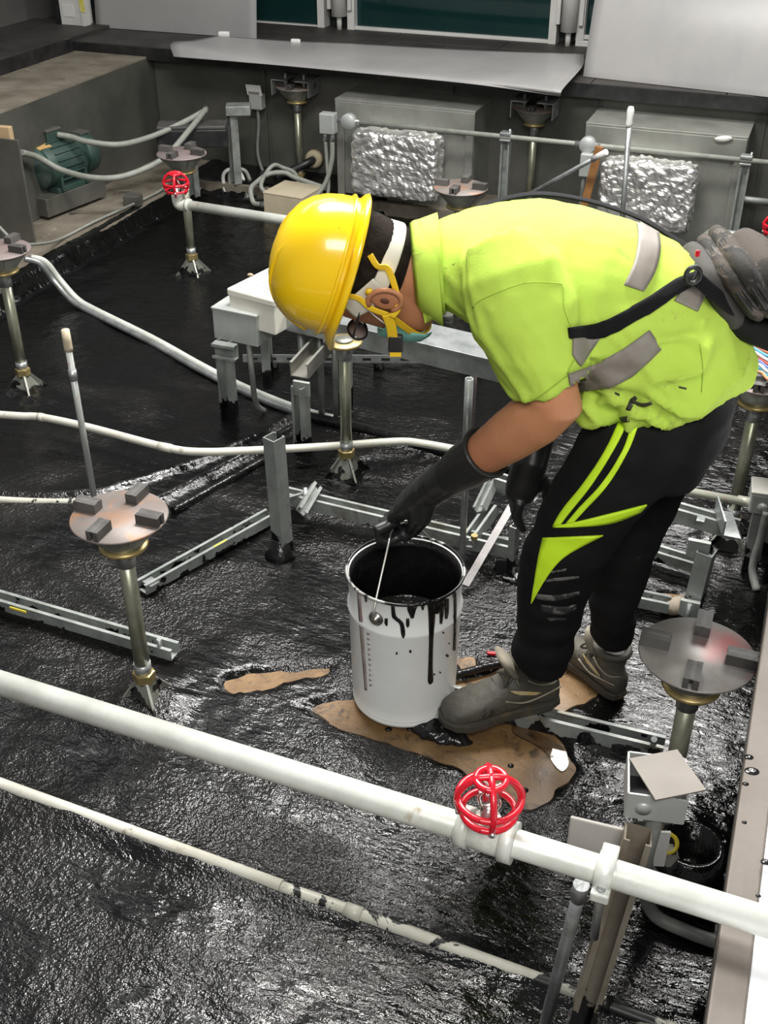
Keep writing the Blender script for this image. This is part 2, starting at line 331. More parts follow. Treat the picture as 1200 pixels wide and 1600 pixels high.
# walls of the void
o = MB().box((XL-.25, 2.75, .297), (.5, 5.5, .595)).build('wall_left', wallgrey); struct(o, 'dark grey upstand wall on the left')
o = MB().box((XL-.25, 2.75, .597), (.499, 5.6, .012)).build('trim_3', ledge); struct(o, 'pale concrete top of the left upstand')
WB = MB().box((-.5, YB+.06, .285), (6.4, .12, .6)).build('wall_back', wallgrey); struct(WB, 'dark grey metal panelled wall under the raised floor')
for i, x in enumerate([-3.31, -2.65, -1.65, -.95, -.2, .41, 1.41]):
    x1 = [-2.66, -1.66, -.96, -.21, .4, 1.4, 2.6][i]
    part('panel', MB().box(((x+x1)/2, YB-.006, .3), (x1-x-.012, .012, .58)), wallgrey, WB)
# raised floor at the back: panels on stringers
RB = MB().box((-.95, 6.25, RFB+.012), (7.9, 1.86, .022)).build('floor_raised_back', black); struct(RB, 'dark raised access floor along the back')
xs = np.arange(-4.6, 2.7, .6)
for i, x in enumerate(xs):
    for (y0, y1) in ((5.30, 5.895), (5.9, 6.5), (6.505, 7.1)):
        part('floor_panel', MB().box((x+.3, (y0+y1)/2, RFB+.042), (.596, y1-y0-.004, .036), bev=.002), darkfloor, RB)
part('edge_strip', MB().box((-.95, 5.296, RFB+.027), (7.9, .014, .06)), black, RB)
RL = MB().box((-4.5, 2.7, RFB+.03), (1.5, 5.15, .022)).build('floor_raised_left', black); struct(RL, 'dark raised access floor along the left side')
for y in np.arange(.3, 5.2, .6):
    for x0 in (-4.95, -4.35):
        part('floor_panel', MB().box((x0+.298, y+.3, RFB+.06), (.596, .596, .036), bev=.002), darkfloor, RL)
part('edge_strip', MB().box((-3.745, 2.7, RFB+.045), (.014, 5.15, .065)), black, RL)
# right hand raised floor with its metal edge, white sheet on it
KR = MB().box((XR+1.3, 2.75, RFB-.02), (2.6, 5.1, .03)).build('floor_raised_right', curbm); struct(KR, 'raised access floor on the right')
part('edge_trim', MB().box((XR+.02, 2.75, RFB-.0), (.042, 5.1, .022), bev=.003), curbm, KR, 'brown metal edge trim')
part('edge_face', MB().box((XR+.006, 2.75, RFB-.05), (.008, 5.1, .08)), black, KR)
o = MB().box((XR+.041+.8, 1.52, RFB+.002), (1.6, 2.5, .014), bev=.002).build('white_board', whitesheet); tag(o, 'white board sheet lying on the raised floor at right edge', 'board')
# left corner post, wall panels above the raised floor, windows at the back
YW = 6.15
o = MB().box((-1.1, YW+.08, 1.3), (10.0, .06, 1.3)).build('wall_window', mat('dark_backing', (.02, .03, .03), .6)); struct(o, 'dark wall behind the windows')
def winspan(u0, u1): return Yp(u0, 30, YW).x, Yp(u1, 30, YW).x
sill_z = Yp(700, 72, YW).z
zt = 1.25
def window(n, u0, u1, vs_):
    x0, x1 = winspan(u0, u1); zs = Yp((u0+u1)/2, vs_, YW).z
    w = MB().box(((x0+x1)/2, YW-.01, zs-.02), (x1-x0, .08, .04), bev=.004).box((x0+.02, YW-.01, (zs+zt)/2), (.04, .08, zt-zs)).box((x1-.02, YW-.01, (zs+zt)/2), (.04, .08, zt-zs)).box(((x0+x1)/2, YW-.01, zt), (x1-x0, .08, .04)).build('window_%d' % n, framem)
    struct(w, 'grey framed window with dark green glass')
    part('pane', MB().box(((x0+x1)/2, YW+.005, (zs+zt)/2), (x1-x0-.07, .012, zt-zs-.03)), glassm, w)
    part('inner_rail', MB().box(((x0+x1)/2, YW-.02, zs+.015), (x1-x0-.07, .03, .02), bev=.003), framem, w)
window(1, 330, 512, 40); window(2, 548, 874, 58)
window(3, 905, 1230, 72)
# wall strip under the windows
o = MB().box((-1.1, YW+.0, (RFT+sill_z)/2-.02), (10, .05, sill_z-RFT)).build('trim_4', mat('sill_wall', (.20, .185, .165), .6, 0, (.15, .14, .125), 5)); struct(o, 'grey wall strip below the windows')
for i, (u, nm) in enumerate(((530, 'white round mullion column left of the wide window'), (890, 'white round mullion column right of the wide window'))):
    x = Yp(u, 30, YW-.07).x; e = empty('mullion_column', (x, YW-.07, RFT), nm, 'column', 'mullion columns')
    part('shaft', MB().tube([(x, YW-.07, RFT+.07), (x, YW-.07, zt)], .042, 20), framem, e)
    part('side_rail', MB().box((x-.06, YW-.05, (RFT+zt)/2+.05), (.022, .05, zt-RFT-.1), bev=.003), framem, e)
    part('side_rail', MB().box((x+.06, YW-.05, (RFT+zt)/2+.05), (.022, .05, zt-RFT-.1), bev=.003), framem, e)
    part('foot_pin', MB().tube([(x, YW-.07, RFT), (x, YW-.07, RFT+.08)], .014, 12), framem, e)
# left side wall above raised floor
XW = -4.25
o = MB().box((XW-.05, 2.8, 1.0), (.06, 6.9, .8)).build('wall_side', mat('side_panel', (.19, .185, .175), .35, .3, (.15, .145, .135), 2)); struct(o, 'grey metal panel wall above the left raised floor')
cx, cy = Z(122, 42, RFT).x, Z(122, 42, RFT).y
cp = empty('corner_post', (cx, cy, RFT), 'grey corner post with yellow label in the far left corner', 'post')
part('post_body', MB().box((cx, cy, RFT+.3), (.14, .10, .6), bev=.004), framem, cp)
part('post_fin', MB().box((cx-.085, cy-.03, RFT+.3), (.022, .05, .6)), black, cp)
part('post_fin', MB().box((cx+.08, cy-.03, RFT+.3), (.018, .06, .6)), framem, cp)
part('sticker', MB().box((cx+.087, cy-.062, RFT+.14), (.03, .003, .10)), mat('yellow_label', (.72, .62, .08), .5, 0, (.85, .8, .4), 30), cp, 'yellow label')
part('paper_patch', MB().box((cx-.01, cy-.052, RFT+.09), (.07, .003, .06)), tagw, cp)
# big plastic sheets
def sheet(name, rows, m, label, thick=.003, sub=10):
    n = len(rows[0]); g = [spline(r, sub) for r in rows]; g = list(map(list, zip(*[spline(c, sub) for c in zip(*g)]))) if len(g) > 1 else g
    # g[col][row] -> grid
    R_ = len(g); C_ = len(g[0]); mb = MB(); vs = [p for r in g for p in r]; k = len(vs); vs2 = [p-Vector((0, 0, thick)) for p in vs]
    q = [(i*C_+j, i*C_+j+1, (i+1)*C_+j+1, (i+1)*C_+j) for i in range(R_-1) for j in range(C_-1)]
    bd = [j for j in range(C_)]+[i*C_+C_-1 for i in range(1, R_)]+[(R_-1)*C_+j for j in range(C_-2, -1, -1)]+[i*C_ for i in range(R_-2, 0, -1)]
    f = q+[tuple(k+a for a in z[::-1]) for z in q]+[(bd[i], bd[(i+1) % len(bd)], k+bd[(i+1) % len(bd)], k+bd[i]) for i in range(len(bd))]
    mb.add(vs+vs2, f, True); o = mb.build(name, m); tag(o, label, 'plastic sheet'); return o
zs = RFT+.02
sheet('plastic_sheet', [[Z(338, 56, zs+.03), Z(440, 63, zs+.015), Z(555, 68, zs+.01), Z(740, 78, zs+.01), Z(912, 84, zs+.03)],
                        [Z(300, 63, zs+.02), Z(430, 80, zs+.01), Z(560, 90, zs+.006), Z(740, 100, zs+.006), Z(910, 103, zs+.02)],
                        [Z(268, 67, zs+.03), Z(420, 92, zs), Z(570, 106, zs), Z(740, 122, zs), Z(880, 138, zs+.01)],
                        [Z(271, 88, zs-.02), Z(420, 100, zs-.012), Z(570, 114, zs-.012), Z(740, 131, zs-.014), Z(876, 150, zs-.02)]], plastic, 'grey plastic sheet lying on the back raised floor below the windows')
def stand(u0, v0, u1, v1, top, lean, label, zb=RFT+.004):
    a, b_ = Z(u0, v0, zb), Z(u1, v1, zb); d = Vector((0, lean, top))
    mid = (a+b_)/2
    return sheet('plastic_sheet', [[a, mid, b_], [a+d*.5+Vector((0, -.02, 0)), mid+d*.5+Vector((0, -.03, 0)), b_+d*.5+Vector((0, -.02, 0))], [a+d, mid+d, b_+d]], plastic if u0 > 500 else mat('plastic_sheet_dim', (.36, .35, .34), .35, 0, (.3, .3, .3), 2), label)
stand(911, 119, 1260, 158, .55, .22, 'large grey plastic sheet standing upright at the right of the windows')
stand(150, 42, 401, 60, .55, .12, 'grey plastic sheet standing upright left of the windows')
o = MB().box(Z(350, 54, RFT+.05), (.06, .03, .03), .3, bev=.008).build('sheet_weight', tagw); tag(o, 'small white block holding the plastic sheet by the left window', 'block')
o = MB().box(Z(462, 64, RFT+.04), (.05, .02, .02), .1, bev=.006).build('sheet_weight', tagw); tag(o, 'small white block on the plastic sheet below the left column', 'block')
# ================================================================== PEDESTALS
PH = .525
def make_pedestal():
    e = empty('floor_pedestal', (0, 0, 0), 'x', 'pedestal', 'raised floor pedestals')
    b = MB().box((0, 0, .006), (.10, .10, .008))
    part('base_plate', b, steelcup, e)
    for k in range(4):
        a = math.pi/4+k*math.pi/2; d = Vector((math.cos(a), math.sin(a), 0)); n = Vector((-d.y, d.x, 0))*.003
        g = MB(); g.prism([d*.016+Vector((0, 0, .085))-n, d*.085+Vector((0, 0, .004))-n, d*.016+Vector((0, 0, .004))-n], n*2); part('gusset', g, steelcup, e)
        a2 = a+math.pi/2; d2 = Vector((math.cos(a2), math.sin(a2), 0))
        part('skirt', MB().add([d*.017+UP*.078, d2*.017+UP*.078, d2*.062+UP*.004, d*.062+UP*.004, d*.015+UP*.078, d2*.015+UP*.078, d2*.058+UP*.004, d*.058+UP*.004], [(0, 1, 2, 3), (7, 6, 5, 4), (0, 4, 5, 1), (1, 5, 6, 2), (2, 6, 7, 3), (3, 7, 4, 0)]), steelcup, e)
    part('foot_nut', MB().lathe([(0, .075), (.026, .075), (.026, .097), (.02, .099), (0, .099)], n=6, smooth=False), brass, e)
    part('foot_collar', MB().tube([(0, 0, .095), (0, 0, .125)], .0195, 20), galv, e)
    part('stem', MB().tube([(0, 0, .05), (0, 0, .43)], .0175, 20), olive, e)
    part('head_collar', MB().tube([(0, 0, .40), (0, 0, .455)], .0205, 20), galv, e)
    part('head_ring', MB().lathe([(0, .447), (.05, .447), (.053, .452), (.05, .457), (0, .457)], n=28), brass, e)
    part('cup', MB().lathe([(0, .452), (.042, .452), (.046, .462), (.088, .512), (.09, .52), (0, .52)], n=32), steelcup, e)
    for k in range(4):
        a = math.pi/4+k*math.pi/2; d = Vector((math.cos(a), math.sin(a), 0)); n = Vector((-d.y, d.x, 0))*.002
        part('cup_rib', MB().prism([d*.04+Vector((0, 0, .455))-n, d*.10+Vector((0, 0, .52))-n, d*.04+Vector((0, 0, .52))-n], n*2), steelcup, e)
    part('head_disc', MB().lathe([(0, .519), (.1, .519), (.102, .522), (.1, .525), (0, .525)], n=48), disc_tan, e)
    for k in range(4):
        a = k*math.pi/2; d = Vector((math.cos(a), math.sin(a), 0))
        c = d*.074+Vector((0, 0, PH+.011)); n = Vector((-d.y, d.x, 0))
        q = MB()
        for s in (-1, 1): q.box(c+n*s*.0085, (.052, .010, .022), a)
        q.box(c-Vector((0, 0, .002))-d*.008, (.036, .012, .018), a).box(c+d*.0+Vector((0, 0, .0095)), (.05, .026, .003), a)
        part('rubber_block', q, rubber, e)
    return e
P0 = make_pedestal()
peds = [((-1.2, 1.62), 'pedestal with tan rusty disc standing nearest on the left', disc_tan, .0), ((-.018, 1.60), 'pedestal with grey disc stained pink beside the boots at right', disc_grey, .0),
        ((-1.15, 2.72), 'pedestal below the yellow helmet behind the white conduit', disc_tan, .0), ((-2.41, 2.84), 'pedestal with pink disc cut off by the left edge', disc_pink, 0),
        ((-2.405, 4.03), 'pedestal beside the far red sprinkler guard', disc_pink, 0), ((-1.205, 4.0), 'pedestal just behind the worker back in front of foil box', disc_tan, 0),
        ((-.01, 2.76), 'pedestal at the right edge under the coloured cables', disc_pink, 0), ((-2.455, 5.33-.06), 'pedestal under the raised floor between wall boxes', disc_tan, 0), ((-1.24, 5.27), 'pedestal under the raised floor between the two ducts', disc_tan, 0)]
for i, ((x, y), lab, dm, dz) in enumerate(peds):
    p = P0 if i == 0 else copy_tree(P0)
    p.location = (x, y, .004); p['label'] = lab
    if i == 2:                      # this one carries no disc, only its collar ring and a cap plate
        for c in list(p.children):
            if c.name.split('.')[0] in ('head_disc', 'rubber_block', 'cup', 'cup_rib'): bpy.data.objects.remove(c)
        part('cap_plate', MB().lathe([(0, .457), (.026, .457), (.026, .463), (0, .463)], (x, y, .004), n=20), steelcup, p)
    if dz: p.scale = (1, 1, (PH+dz)/PH)
    for c in p.children:
        if c.name.startswith('head_disc') and dm is not disc_tan:
            c.data = c.data.copy(); c.data.materials[0] = dm
# stringers bolted on the two rear pedestals
for (x, y, lab) in ((-2.455, 5.27, 'left'), (-1.24, 5.27, 'right')):
    for s in (-1, 1):
        q = MB().angle((x+s*.10, y-.08, PH+.045), (x+s*.10, y+.08, PH+.045), (0, 0, -1), (-s, 0, 0), .075, .004)
        o = q.build('stringer_bracket', galv); tag(o, '%s angle bracket under the floor edge at the %s rear pedestal' % ('left' if s < 0 else 'right', lab), 'bracket', 'stringer brackets')
    for s in (-1, 1):
        o = MB().tube([(x+s*.05, y-.02, PH), (x+s*.05, y-.02, RFB)], .006, 10).lathe([(0, 0), (.012, 0), (.012, .012), (0, .012)], (x+s*.05, y-.02, PH+.02), n=6, smooth=False).build('levelling_bolt', galv_dull)
        tag(o, '%s levelling bolt above the %s rear pedestal' % ('left' if s < 0 else 'right', lab), 'bolt', 'levelling bolts')
# ================================================================== SPRINKLER PIPES
def guard(e, c, s=1.0, tilt=(0, 0, 1)):
    c = Vector(c); r = .036*s; w = .0046*s
    def ring(cen, nrm, rad, n=28, arc=(0, 2*math.pi)):
        x, y, d = basis(nrm); return [cen+(x*math.cos(arc[0]+(arc[1]-arc[0])*k/n)+y*math.sin(arc[0]+(arc[1]-arc[0])*k/n))*rad for k in range(n+1)]
    g = e
    part('guard_ring', MB().tube(ring(c-UP*.020*s, UP, r*.95), w, 8, False), redm, g)
    part('guard_ring', MB().tube(ring(c+UP*.004*s, UP, r*1.12), w, 8, False), redm, g)
    part('guard_ring', MB().tube(ring(c+UP*.036*s, UP, r*.52), w, 8, False), redm, g)
    for k in range(4):
        a = .4+k*math.pi/2; d = Vector((math.cos(a), math.sin(a), 0))
        pts = spline([c-UP*.034*s+d*r*.75, c-UP*.020*s+d*r*.98, c+UP*.005*s+d*r*1.15, c+UP*.026*s+d*r*.9, c+UP*.038*s+d*r*.45, c+UP*.04*s], 5)
        part('guard_wire', MB().tube(pts, w, 8), redm, g)
        part('rivet', MB().lathe([(0, 0), (.004*s, 0), (.004*s, .004*s), (0, .005*s)], c-UP*.02*s+d*r*1.06, d, 8), chrome, g)
    h = MB().lathe([(0, -.035*s), (.011*s, -.035*s), (.011*s, -.022*s), (.007*s, -.02*s), (.007*s, -.01*s), (0, -.01*s)], c, n=12)
    hd = part('sprinkler_head', h, chrome, g)
    part('frame_arms', MB().tube(spline([c+Vector((-.009, 0, -.018))*s, c+Vector((-.014, 0, 0))*s, c+Vector((-.004, 0, .018))*s], 4), .0025*s, 6).tube(spline([c+Vector((.009, 0, -.018))*s, c+Vector((.014, 0, 0))*s, c+Vector((.004, 0, .018))*s], 4), .0025*s, 6), chrome, hd)
    q = MB()
    for k in range(8):
        a = k*math.pi/4; d = Vector((math.cos(a), math.sin(a), 0)); q.box(c+UP*.02*s+d*.008*s, (.016*s, .004*s, .0015*s), a)
    part('deflector', q, chrome, hd)
zp = .645; A = Z(0, 1067, zp); Bp = Z(1200, 1441, zp); dn = (Bp-A).normalized(); e = empty('sprinkler_pipe', (A+Bp)/2, 'thick white galvanised sprinkler pipe crossing the foreground', 'pipe')
part('pipe_run', MB().tube([A-dn*.35, Bp+dn*.5], .019, 28), pipe_white, e)
T1 = Z(727, 1292, zp); T2 = Z(795, 1315, zp); tm = (T1+T2)/2
part('tee_fitting', MB().tube([T1, T2], .0245, 28).tube([tm, tm+UP*.032], .017, 16), pipe_white, e)
for t in (T1, T2): part('tee_collar', MB().tube([t-dn*.009, t+dn*.009], .0285, 28), pipe_white, e)
gd = empty('sprinkler_guard', tm+UP*.03, 'red wire sprinkler guard on the thick foreground pipe', 'sprinkler', 'red sprinkler guards'); guard(gd, tm+UP*.066, 1.02)
Cc = Z(946, 1362, zp); cl = empty('pipe_clamp', Cc-UP*.03, 'white pipe clamp round the foreground pipe beside the upright strut', 'clamp')
part('clamp_band', MB().tube([Cc-dn*.011, Cc+dn*.011], .0255, 24), pipe_white, cl)
yd = Vector((0, 1, 0))
part('clamp_ear', MB().box(Cc+yd*.03+UP*.006, (.022, .02, .006), 0, bev=.002), pipe_white, cl); part('clamp_ear', MB().box(Cc-yd*.027-UP*.012, (.024, .018, .016), 0, bev=.003), pipe_white, cl)
part('clamp_bolt', MB().tube([Cc-yd*.026-UP*.0, Cc-yd*.01-UP*.12], .006, 10), galv, cl)
# far sprinkler pipe
q0 = Z(278, 318, .42); q1 = Z(450, 345, .42); d_ = (q1-q0).normalized(); q2 = q1+d_*1.5; q2b = q2-d_*.1
e = empty('sprinkler_pipe', q0-UP*.02, 'white sprinkler pipe running behind the yellow helmet', 'pipe')
part('pipe_run', MB().tube([q0+d_*.02, q2], .019, 20), pipe_white, e); part('elbow', MB().tube(spline([q0+UP*.04, q0+UP*.01, q0+d_*.012-UP*.004, q0+d_*.05], 4), .022, 16), pipe_white, e)
part('end_stand', MB().channel((q2b.x, q2b.y+.03, 0), (q2b.x, q2b.y+.03, q2b.z+.03), .041, .03, (0, -1, 0)), galv_post, e); part('elbow_collar', MB().tube([q0+d_*.04, q0+d_*.055], .025, 18), pipe_white, e)
gd = empty('sprinkler_guard', q0+UP*.03, 'red wire sprinkler guard at far left pipe elbow', 'sprinkler', 'red sprinkler guards'); guard(gd, q0+UP*.075, 1.15)
# ================================================================== CONDUITS ON THE SLAB
def pipe(name, pts, r, m, label, cat='pipe', n=14, sub=8, grp=None, fit=(), fm=None, sp=True):
    P = spline(pts, sub) if sp and len(pts) > 2 else [Vector(p) for p in pts]
    if not fit:
        o = MB().tube(P, r, n).build(name, m); return tag(o, label, cat, grp)
    e = empty(name, (min(P, key=lambda p: p.z)), label, cat, grp); part('tube', MB().tube(P, r, n), m, e)
    for (a, b, k) in fit:
        part('coupling', MB().tube([a, b], k, n), fm or m, e)
    return e
def on(u, v, r, dz=.004): return Z(u, v, r+dz)
r = .0145
j = [Z(-40, 645, .09), Z(30, 650, .09), Z(65, 652, .09), Z(140, 668, .09), Z(250, 697, .09), Z(310, 706, .09), Z(412, 703, .09), Z(520, 697, .09), Z(620, 690, .09), Z(660, 693, .09), Z(715, 703, .09), Z(738, 708, .09)]
pipe('conduit', j, .0125, pipe_cream, 'cream conduit running from the left edge to the gloved hand', fit=[(Z(248, 697, .09), Z(268, 701, .09), .014), (Z(60, 651, .09), Z(68, 652.5, .09), .0135)], fm=pipe_cream)
# low pipe in the foreground, cream then tarred over
a, b = on(0, 1225, .013), on(440, 1385, .013)
pipe('conduit', [a-(b-a)*.3, a, b], .0135, pipe_cream, 'long cream conduit lying on the slab in the left foreground', sp=False)
a, b = on(440, 1387, .012), on(560, 1428, .012)
pipe('conduit', [a, b, b+(b-a)*.25, on(735, 1492, .008), on(840, 1530, .01), on(980, 1583, .01), on(1060, 1612, .01)], .013, pipe_dirty, 'tar spattered continuation of the foreground conduit', fit=[(on(540, 1421, .013), on(566, 1431, .013), .0155), (on(935, 1563, .013), on(955, 1572, .013), .0155)], fm=pipe_dirty)
# pair of galvanised conduits, upper left
for k, (off, lab) in enumerate(((0, 'front'), (.028, 'rear'))):
    sh = Vector((.35, .94, 0))*off
    pts = [Z(38, 404, .20), Z(62, 412, .17), Z(85, 440, .09), Z(112, 470, .03), Z(140, 487, .02), Z(230, 532, .018), Z(310, 577, .018), Z(380, 612, .018), Z(455, 642, .018), Z(520, 660, .018)]
    pipe('conduit', [p+sh for p in pts], .0115, pipe_white if k else galv, '%s pipe of the conduit pair bending down from the left kerb' % lab, grp='pair of bent conduits')
# free standing capped pipes
bL = Z(155, 822); zt_ = Vz(532, bL); tp = Vector((bL.x-.003, bL.y, zt_))
e = empty('riser_pipe', (bL.x, bL.y, 0), 'grey riser pipe with cream cap behind the nearest left pedestal', 'pipe', 'riser pipes')
part('tube', MB().tube([(bL.x, bL.y, 0), tp], .0088, 14), mat('riser_grey', (.40, .42, .40), .4, .3, (.33, .34, .32), 9, stain=[((.3, .12, .1), 30, .6, .7)], tar=.04), e); part('cap', MB().lathe([(0, .03), (.0105, .03), (.0115, 0), (.0115, -.02), (.0115, -.03), (0, -.03)], tp, n=14), beige, e)
part('coupling', MB().tube([tp-UP*.115, tp-UP*.085], .0112, 14), galv, e)
bV = Z(721, 905); zv = Vz(592, bV)
e = empty('riser_pipe', (bV.x, bV.y, 0), 'open ended grey riser pipe standing behind the paint pail', 'pipe', 'riser pipes')
part('tube', MB().tube([bV, (bV.x-.004, bV.y, zv-.02)], .0085, 16, ), galv, e)
tv = Vector((bV.x-.004, bV.y, zv)); part('sleeve', MB().lathe([(.0075, -.21), (.0105, -.21), (.0105, 0), (.0080, 0), (.0080, -.03)], tv, n=18), galv, e)
part('coupling', MB().tube([tv-UP*.235, tv-UP*.195], .0125, 16), galv, e)
bW = Z(735, 690); pipe('riser_pipe', [bW, (bW.x, bW.y, .40)], .0105, mat('riser_red', (.42, .38, .37), .4, .3, (.36, .25, .24), 22), 'pink streaked riser pipe under the trunking end', grp='riser pipes', sp=False)
bK = Z(978, 330, 0.0); bK = Vector((Yp(978, 330, 4.6).x, 4.6, 0)); tK = Yp(984, 185, 4.6)
e = empty('riser_pipe', bK, 'thin riser pipe with taped white tip before the right duct', 'pipe', 'riser pipes')
part('tube', MB().tube([bK, (tK.x, tK.y, tK.z-.0)], .011, 14), galv, e); part('taped_tip', MB().lathe([(0, .045), (.010, .045), (.015, .03), (.0125, .0), (.0145, -.02), (.0115, -.035), (0, -.035)], tK, n=12), tagw, e)
a, b = Yp(830, 302, 4.95), Yp(946, 238, 4.72); pipe('loose_pipe', [a-(b-a)*(a.z-.012)/(b.z-a.z), b], .010, galv, 'white tipped pipe sloping up in front of the right duct', sp=False, fit=[(b-(b-a)*.16, b+(b-a)*.01, .0125)], fm=tagw)
# buried black hoses near the pail
pipe('buried_hose', [on(470, 648, .012), on(560, 668, .02), on(640, 690, .02), on(720, 712, .02), on(840, 742, .02)], .017, tarm, 'tar covered hose running under the trunking legs')
pipe('buried_hose', [on(470, 660, .012), on(405, 697, .015), on(330, 738, .015), on(250, 778, .015), on(200, 800, .01)], .013, tarm, 'upper tar covered hose crossing behind the nearest left pedestal')
pipe('buried_hose', [on(476, 682, .012), on(410, 720, .015), on(345, 756, .015), on(270, 798, .015)], .012, tarm, 'lower tar covered hose crossing behind the nearest left pedestal')
pipe('buried_hose', [on(-20, 780, .01), on(60, 784, .012), on(130, 783, .012), on(190, 770, .01)], .011, pipe_dirty, 'tar smeared conduit at the left edge below the cream conduit')
# ================================================================== STRUT CHANNELS
def strut(a, b, label, m=None, w=.041, h=.03, opn=(0, 0, 1), grp='strut channels on the slab', extra=None):
    o = MB().channel(a, b, w, h, opn).build('strut_channel', m or galv_dull); return tag(o, label, 'strut', grp)
sz = .03
s1 = [Z(-60, 926, sz), Z(275, 1025, sz)]
e = empty('strut_channel', s1[1]-UP*.02, 'strut channel from the left edge ending at the nearest pedestal', 'strut', 'strut channels on the slab')
part('channel', MB().channel(s1[0], s1[1], .041, .03, UP), galv_dull, e); part('bolt', MB().tube([s1[1]+Vector((-.035, -.01, 0)), s1[1]+Vector((-.035, -.01, .05))], .006, 10), galv, e)
part('tape', MB().box(Z(28, 953, .056), (.05, .002, .006), math.atan2((s1[1]-s1[0]).y, (s1[1]-s1[0]).x)), yellowtape, e, 'yellow tape')
a, b = Z(222, 925, .02), Z(418, 815, .02); e = empty('strut_channel', a, 'strut channel sloping from pedestal to the slotted upright', 'strut', 'strut channels on the slab')
part('channel', MB().channel(a, b+(b-a)*.03, .041, .03, UP), galv_dull, e); 
part('clip', MB().box(a+(b-a)*.06+UP*.02, (.03, .05, .006), math.atan2((b-a).y, (b-a).x)), galv, e)
tp_ = a+(b-a)*.6; part('tape', MB().box(tp_+UP*.0305+Vector((.012, -.016, 0)), (.045, .005, .0015), math.atan2((b-a).y, (b-a).x)), yellowtape, e, 'yellow tape')
bP = Z(435, 874); e = empty('strut_upright', bP, 'slotted upright strut post with tar patches left of the pail', 'strut')
zt_ = Vz(688, bP); part('channel', MB().channel(bP, (bP.x-.008, bP.y, zt_), .041, .041, (.35, .93, 0)), galv_post, e)
part('foot_tar', MB().loft([(bP+Vector((0, .015, .0)), Vector((.05, 0, 0)), Vector((0, .05, 0))), (bP+Vector((0, .015, .02)), Vector((.033, 0, 0)), Vector((0, .035, 0))), (bP+Vector((0, .015, .06)), Vector((.024, 0, 0)), Vector((0, .026, 0)))], 16), tarm, e)
a, b = Z(448, 783, .05), Z(800, 868, .05); e = empty('strut_channel', (a.x, a.y, 0), 'long strut channel passing behind the paint pail', 'strut', 'strut channels on the slab')
part('channel', MB().channel(a, b, .041, .038, UP), galv_dull, e)
for t in (.06, .5, .97): part('support_foot', MB().box(a+(b-a)*t-UP*.026, (.04, .06, .05), .25), black, e)
k1, k2 = Z(468, 802, .10), Z(492, 762, .10); part('angle_bracket', MB().channel(k1, k2, .030, .018, (.6, -.5, .6)), galv_dull, e); part('brace', MB().box((Z(452, 783, .09)+Z(484, 765, .09))/2, (.11, .008, .012), .9), galv, e); part('bolt', MB().tube([Z(477, 790, .08), Z(477, 762, .12)], .006, 10), galv, e)
# bracket frame right of the riser
e = empty('strut_bracket', Z(745, 860), 'small strut bracket frame between riser pipe and trousers', 'bracket')
part('channel', MB().channel(Z(732, 856, .06), Z(772, 800, .10), .038, .03, (-.3, -.4, .8)), galv_dull, e); part('channel', MB().channel(Z(752, 800, .12), Z(775, 752, .15), .034, .022, (-.5, -.4, .8)), galv_dull, e); part('cross_rail', MB().channel(Z(775, 762, .14), Z(838, 782, .14), .041, .041, UP), galv_dull, e); part('nut', MB().lathe([(0, 0), (.01, 0), (.01, .012), (0, .012)], Z(741, 842, .11), n=6, smooth=False), brass, e)
part('rear_rail', MB().box((Z(755, 838, .05)+Z(800, 850, .05))/2, (.13, .008, .02), .25), galv_dull, e)
o = MB().box((Z(800, 790, .16)+Z(727, 915, .03))/2, ((Z(800, 790, .16)-Z(727, 915, .03)).length, .022, .003), axes=((Z(800, 790, .16)-Z(727, 915, .03)), (Z(800, 790, .16)-Z(727, 915, .03)).cross(UP).cross((Z(800, 790, .16)-Z(727, 915, .03))).cross(Z(800, 790, .16)-Z(727, 915, .03)), UP)).build('flat_bar', mat('flat_bar', (.20, .185, .18), .45, .4, (.27, .26, .25), 20)); tag(o, 'grey perforated flat bar leaning beside the trousers', 'bar')
bq = Z(803, 905); e = empty('strut_upright', bq, 'thin upright strut in front of the worker knee', 'strut'); part('channel', MB().channel(bq, (bq.x, bq.y, .17), .022, .02, (-.9, .3, 0)), galv_post, e); part('foot_plate', MB().box(bq+UP*.012, (.05, .05, .008)), galv_dull, e)
# strut under the boot
a, b = Z(700, 1098, .004), Z(1035, 1180, .004); e = empty('strut_channel', a, 'strut channel under the near boot', 'strut', 'strut channels on the slab'); part('channel', MB().channel(a, b, .042, .040, UP), galv_dull, e); part('bolt', MB().tube([Z(1022, 1160, .02), Z(1022, 1155, .055)], .007, 10), galv, e)
# ================================================================== RIGHT SIDE FRAME
xdir = Vector((1, 0, 0))
a, b = Z(985, 790, .20), Z(1150, 838, .20); e = empty('strut_stand', Z(1080, 960), 'strut frame with upright behind the pink stained pedestal', 'frame')
part('top_rail', MB().channel(a, b, .041, .041, UP), galv_dull, e); part('bracket_plate', MB().box(Z(1091, 858, .20), (.055, .012, .05), .0), galv_dull, e)
tb = Z(1074, 968); part('upright', MB().channel(tb, (tb.x+.01, tb.y+.01, .20), .041, .041, (.2, .95, 0)), galv_post, e); part('base_bracket', MB().box(tb+UP*.035+Vector((0, -.012, 0)), (.05, .012, .07), .0, bev=.002), galv_dull, e); part('anchor_bolt', MB().tube([tb+Vector((.0, -.03, .0)), tb+Vector((.0, -.03, .07))], .006, 10), galv, e)
part('angle_cleat', MB().angle(Z(1118, 788, .25)-Vector((0, .03, 0)), Z(1128, 838, .24), (0, 0, 1), (1, 0, 0), .045, .004), galv, e); part('cleat_nut', MB().box(Z(1095, 812, .245), (.022, .022, .006), bev=.002), galv, e)
a, b = Z(950, 848, .03), Z(1088, 890, .03); strut(a, b, 'middle strut channel running behind the rear leg')
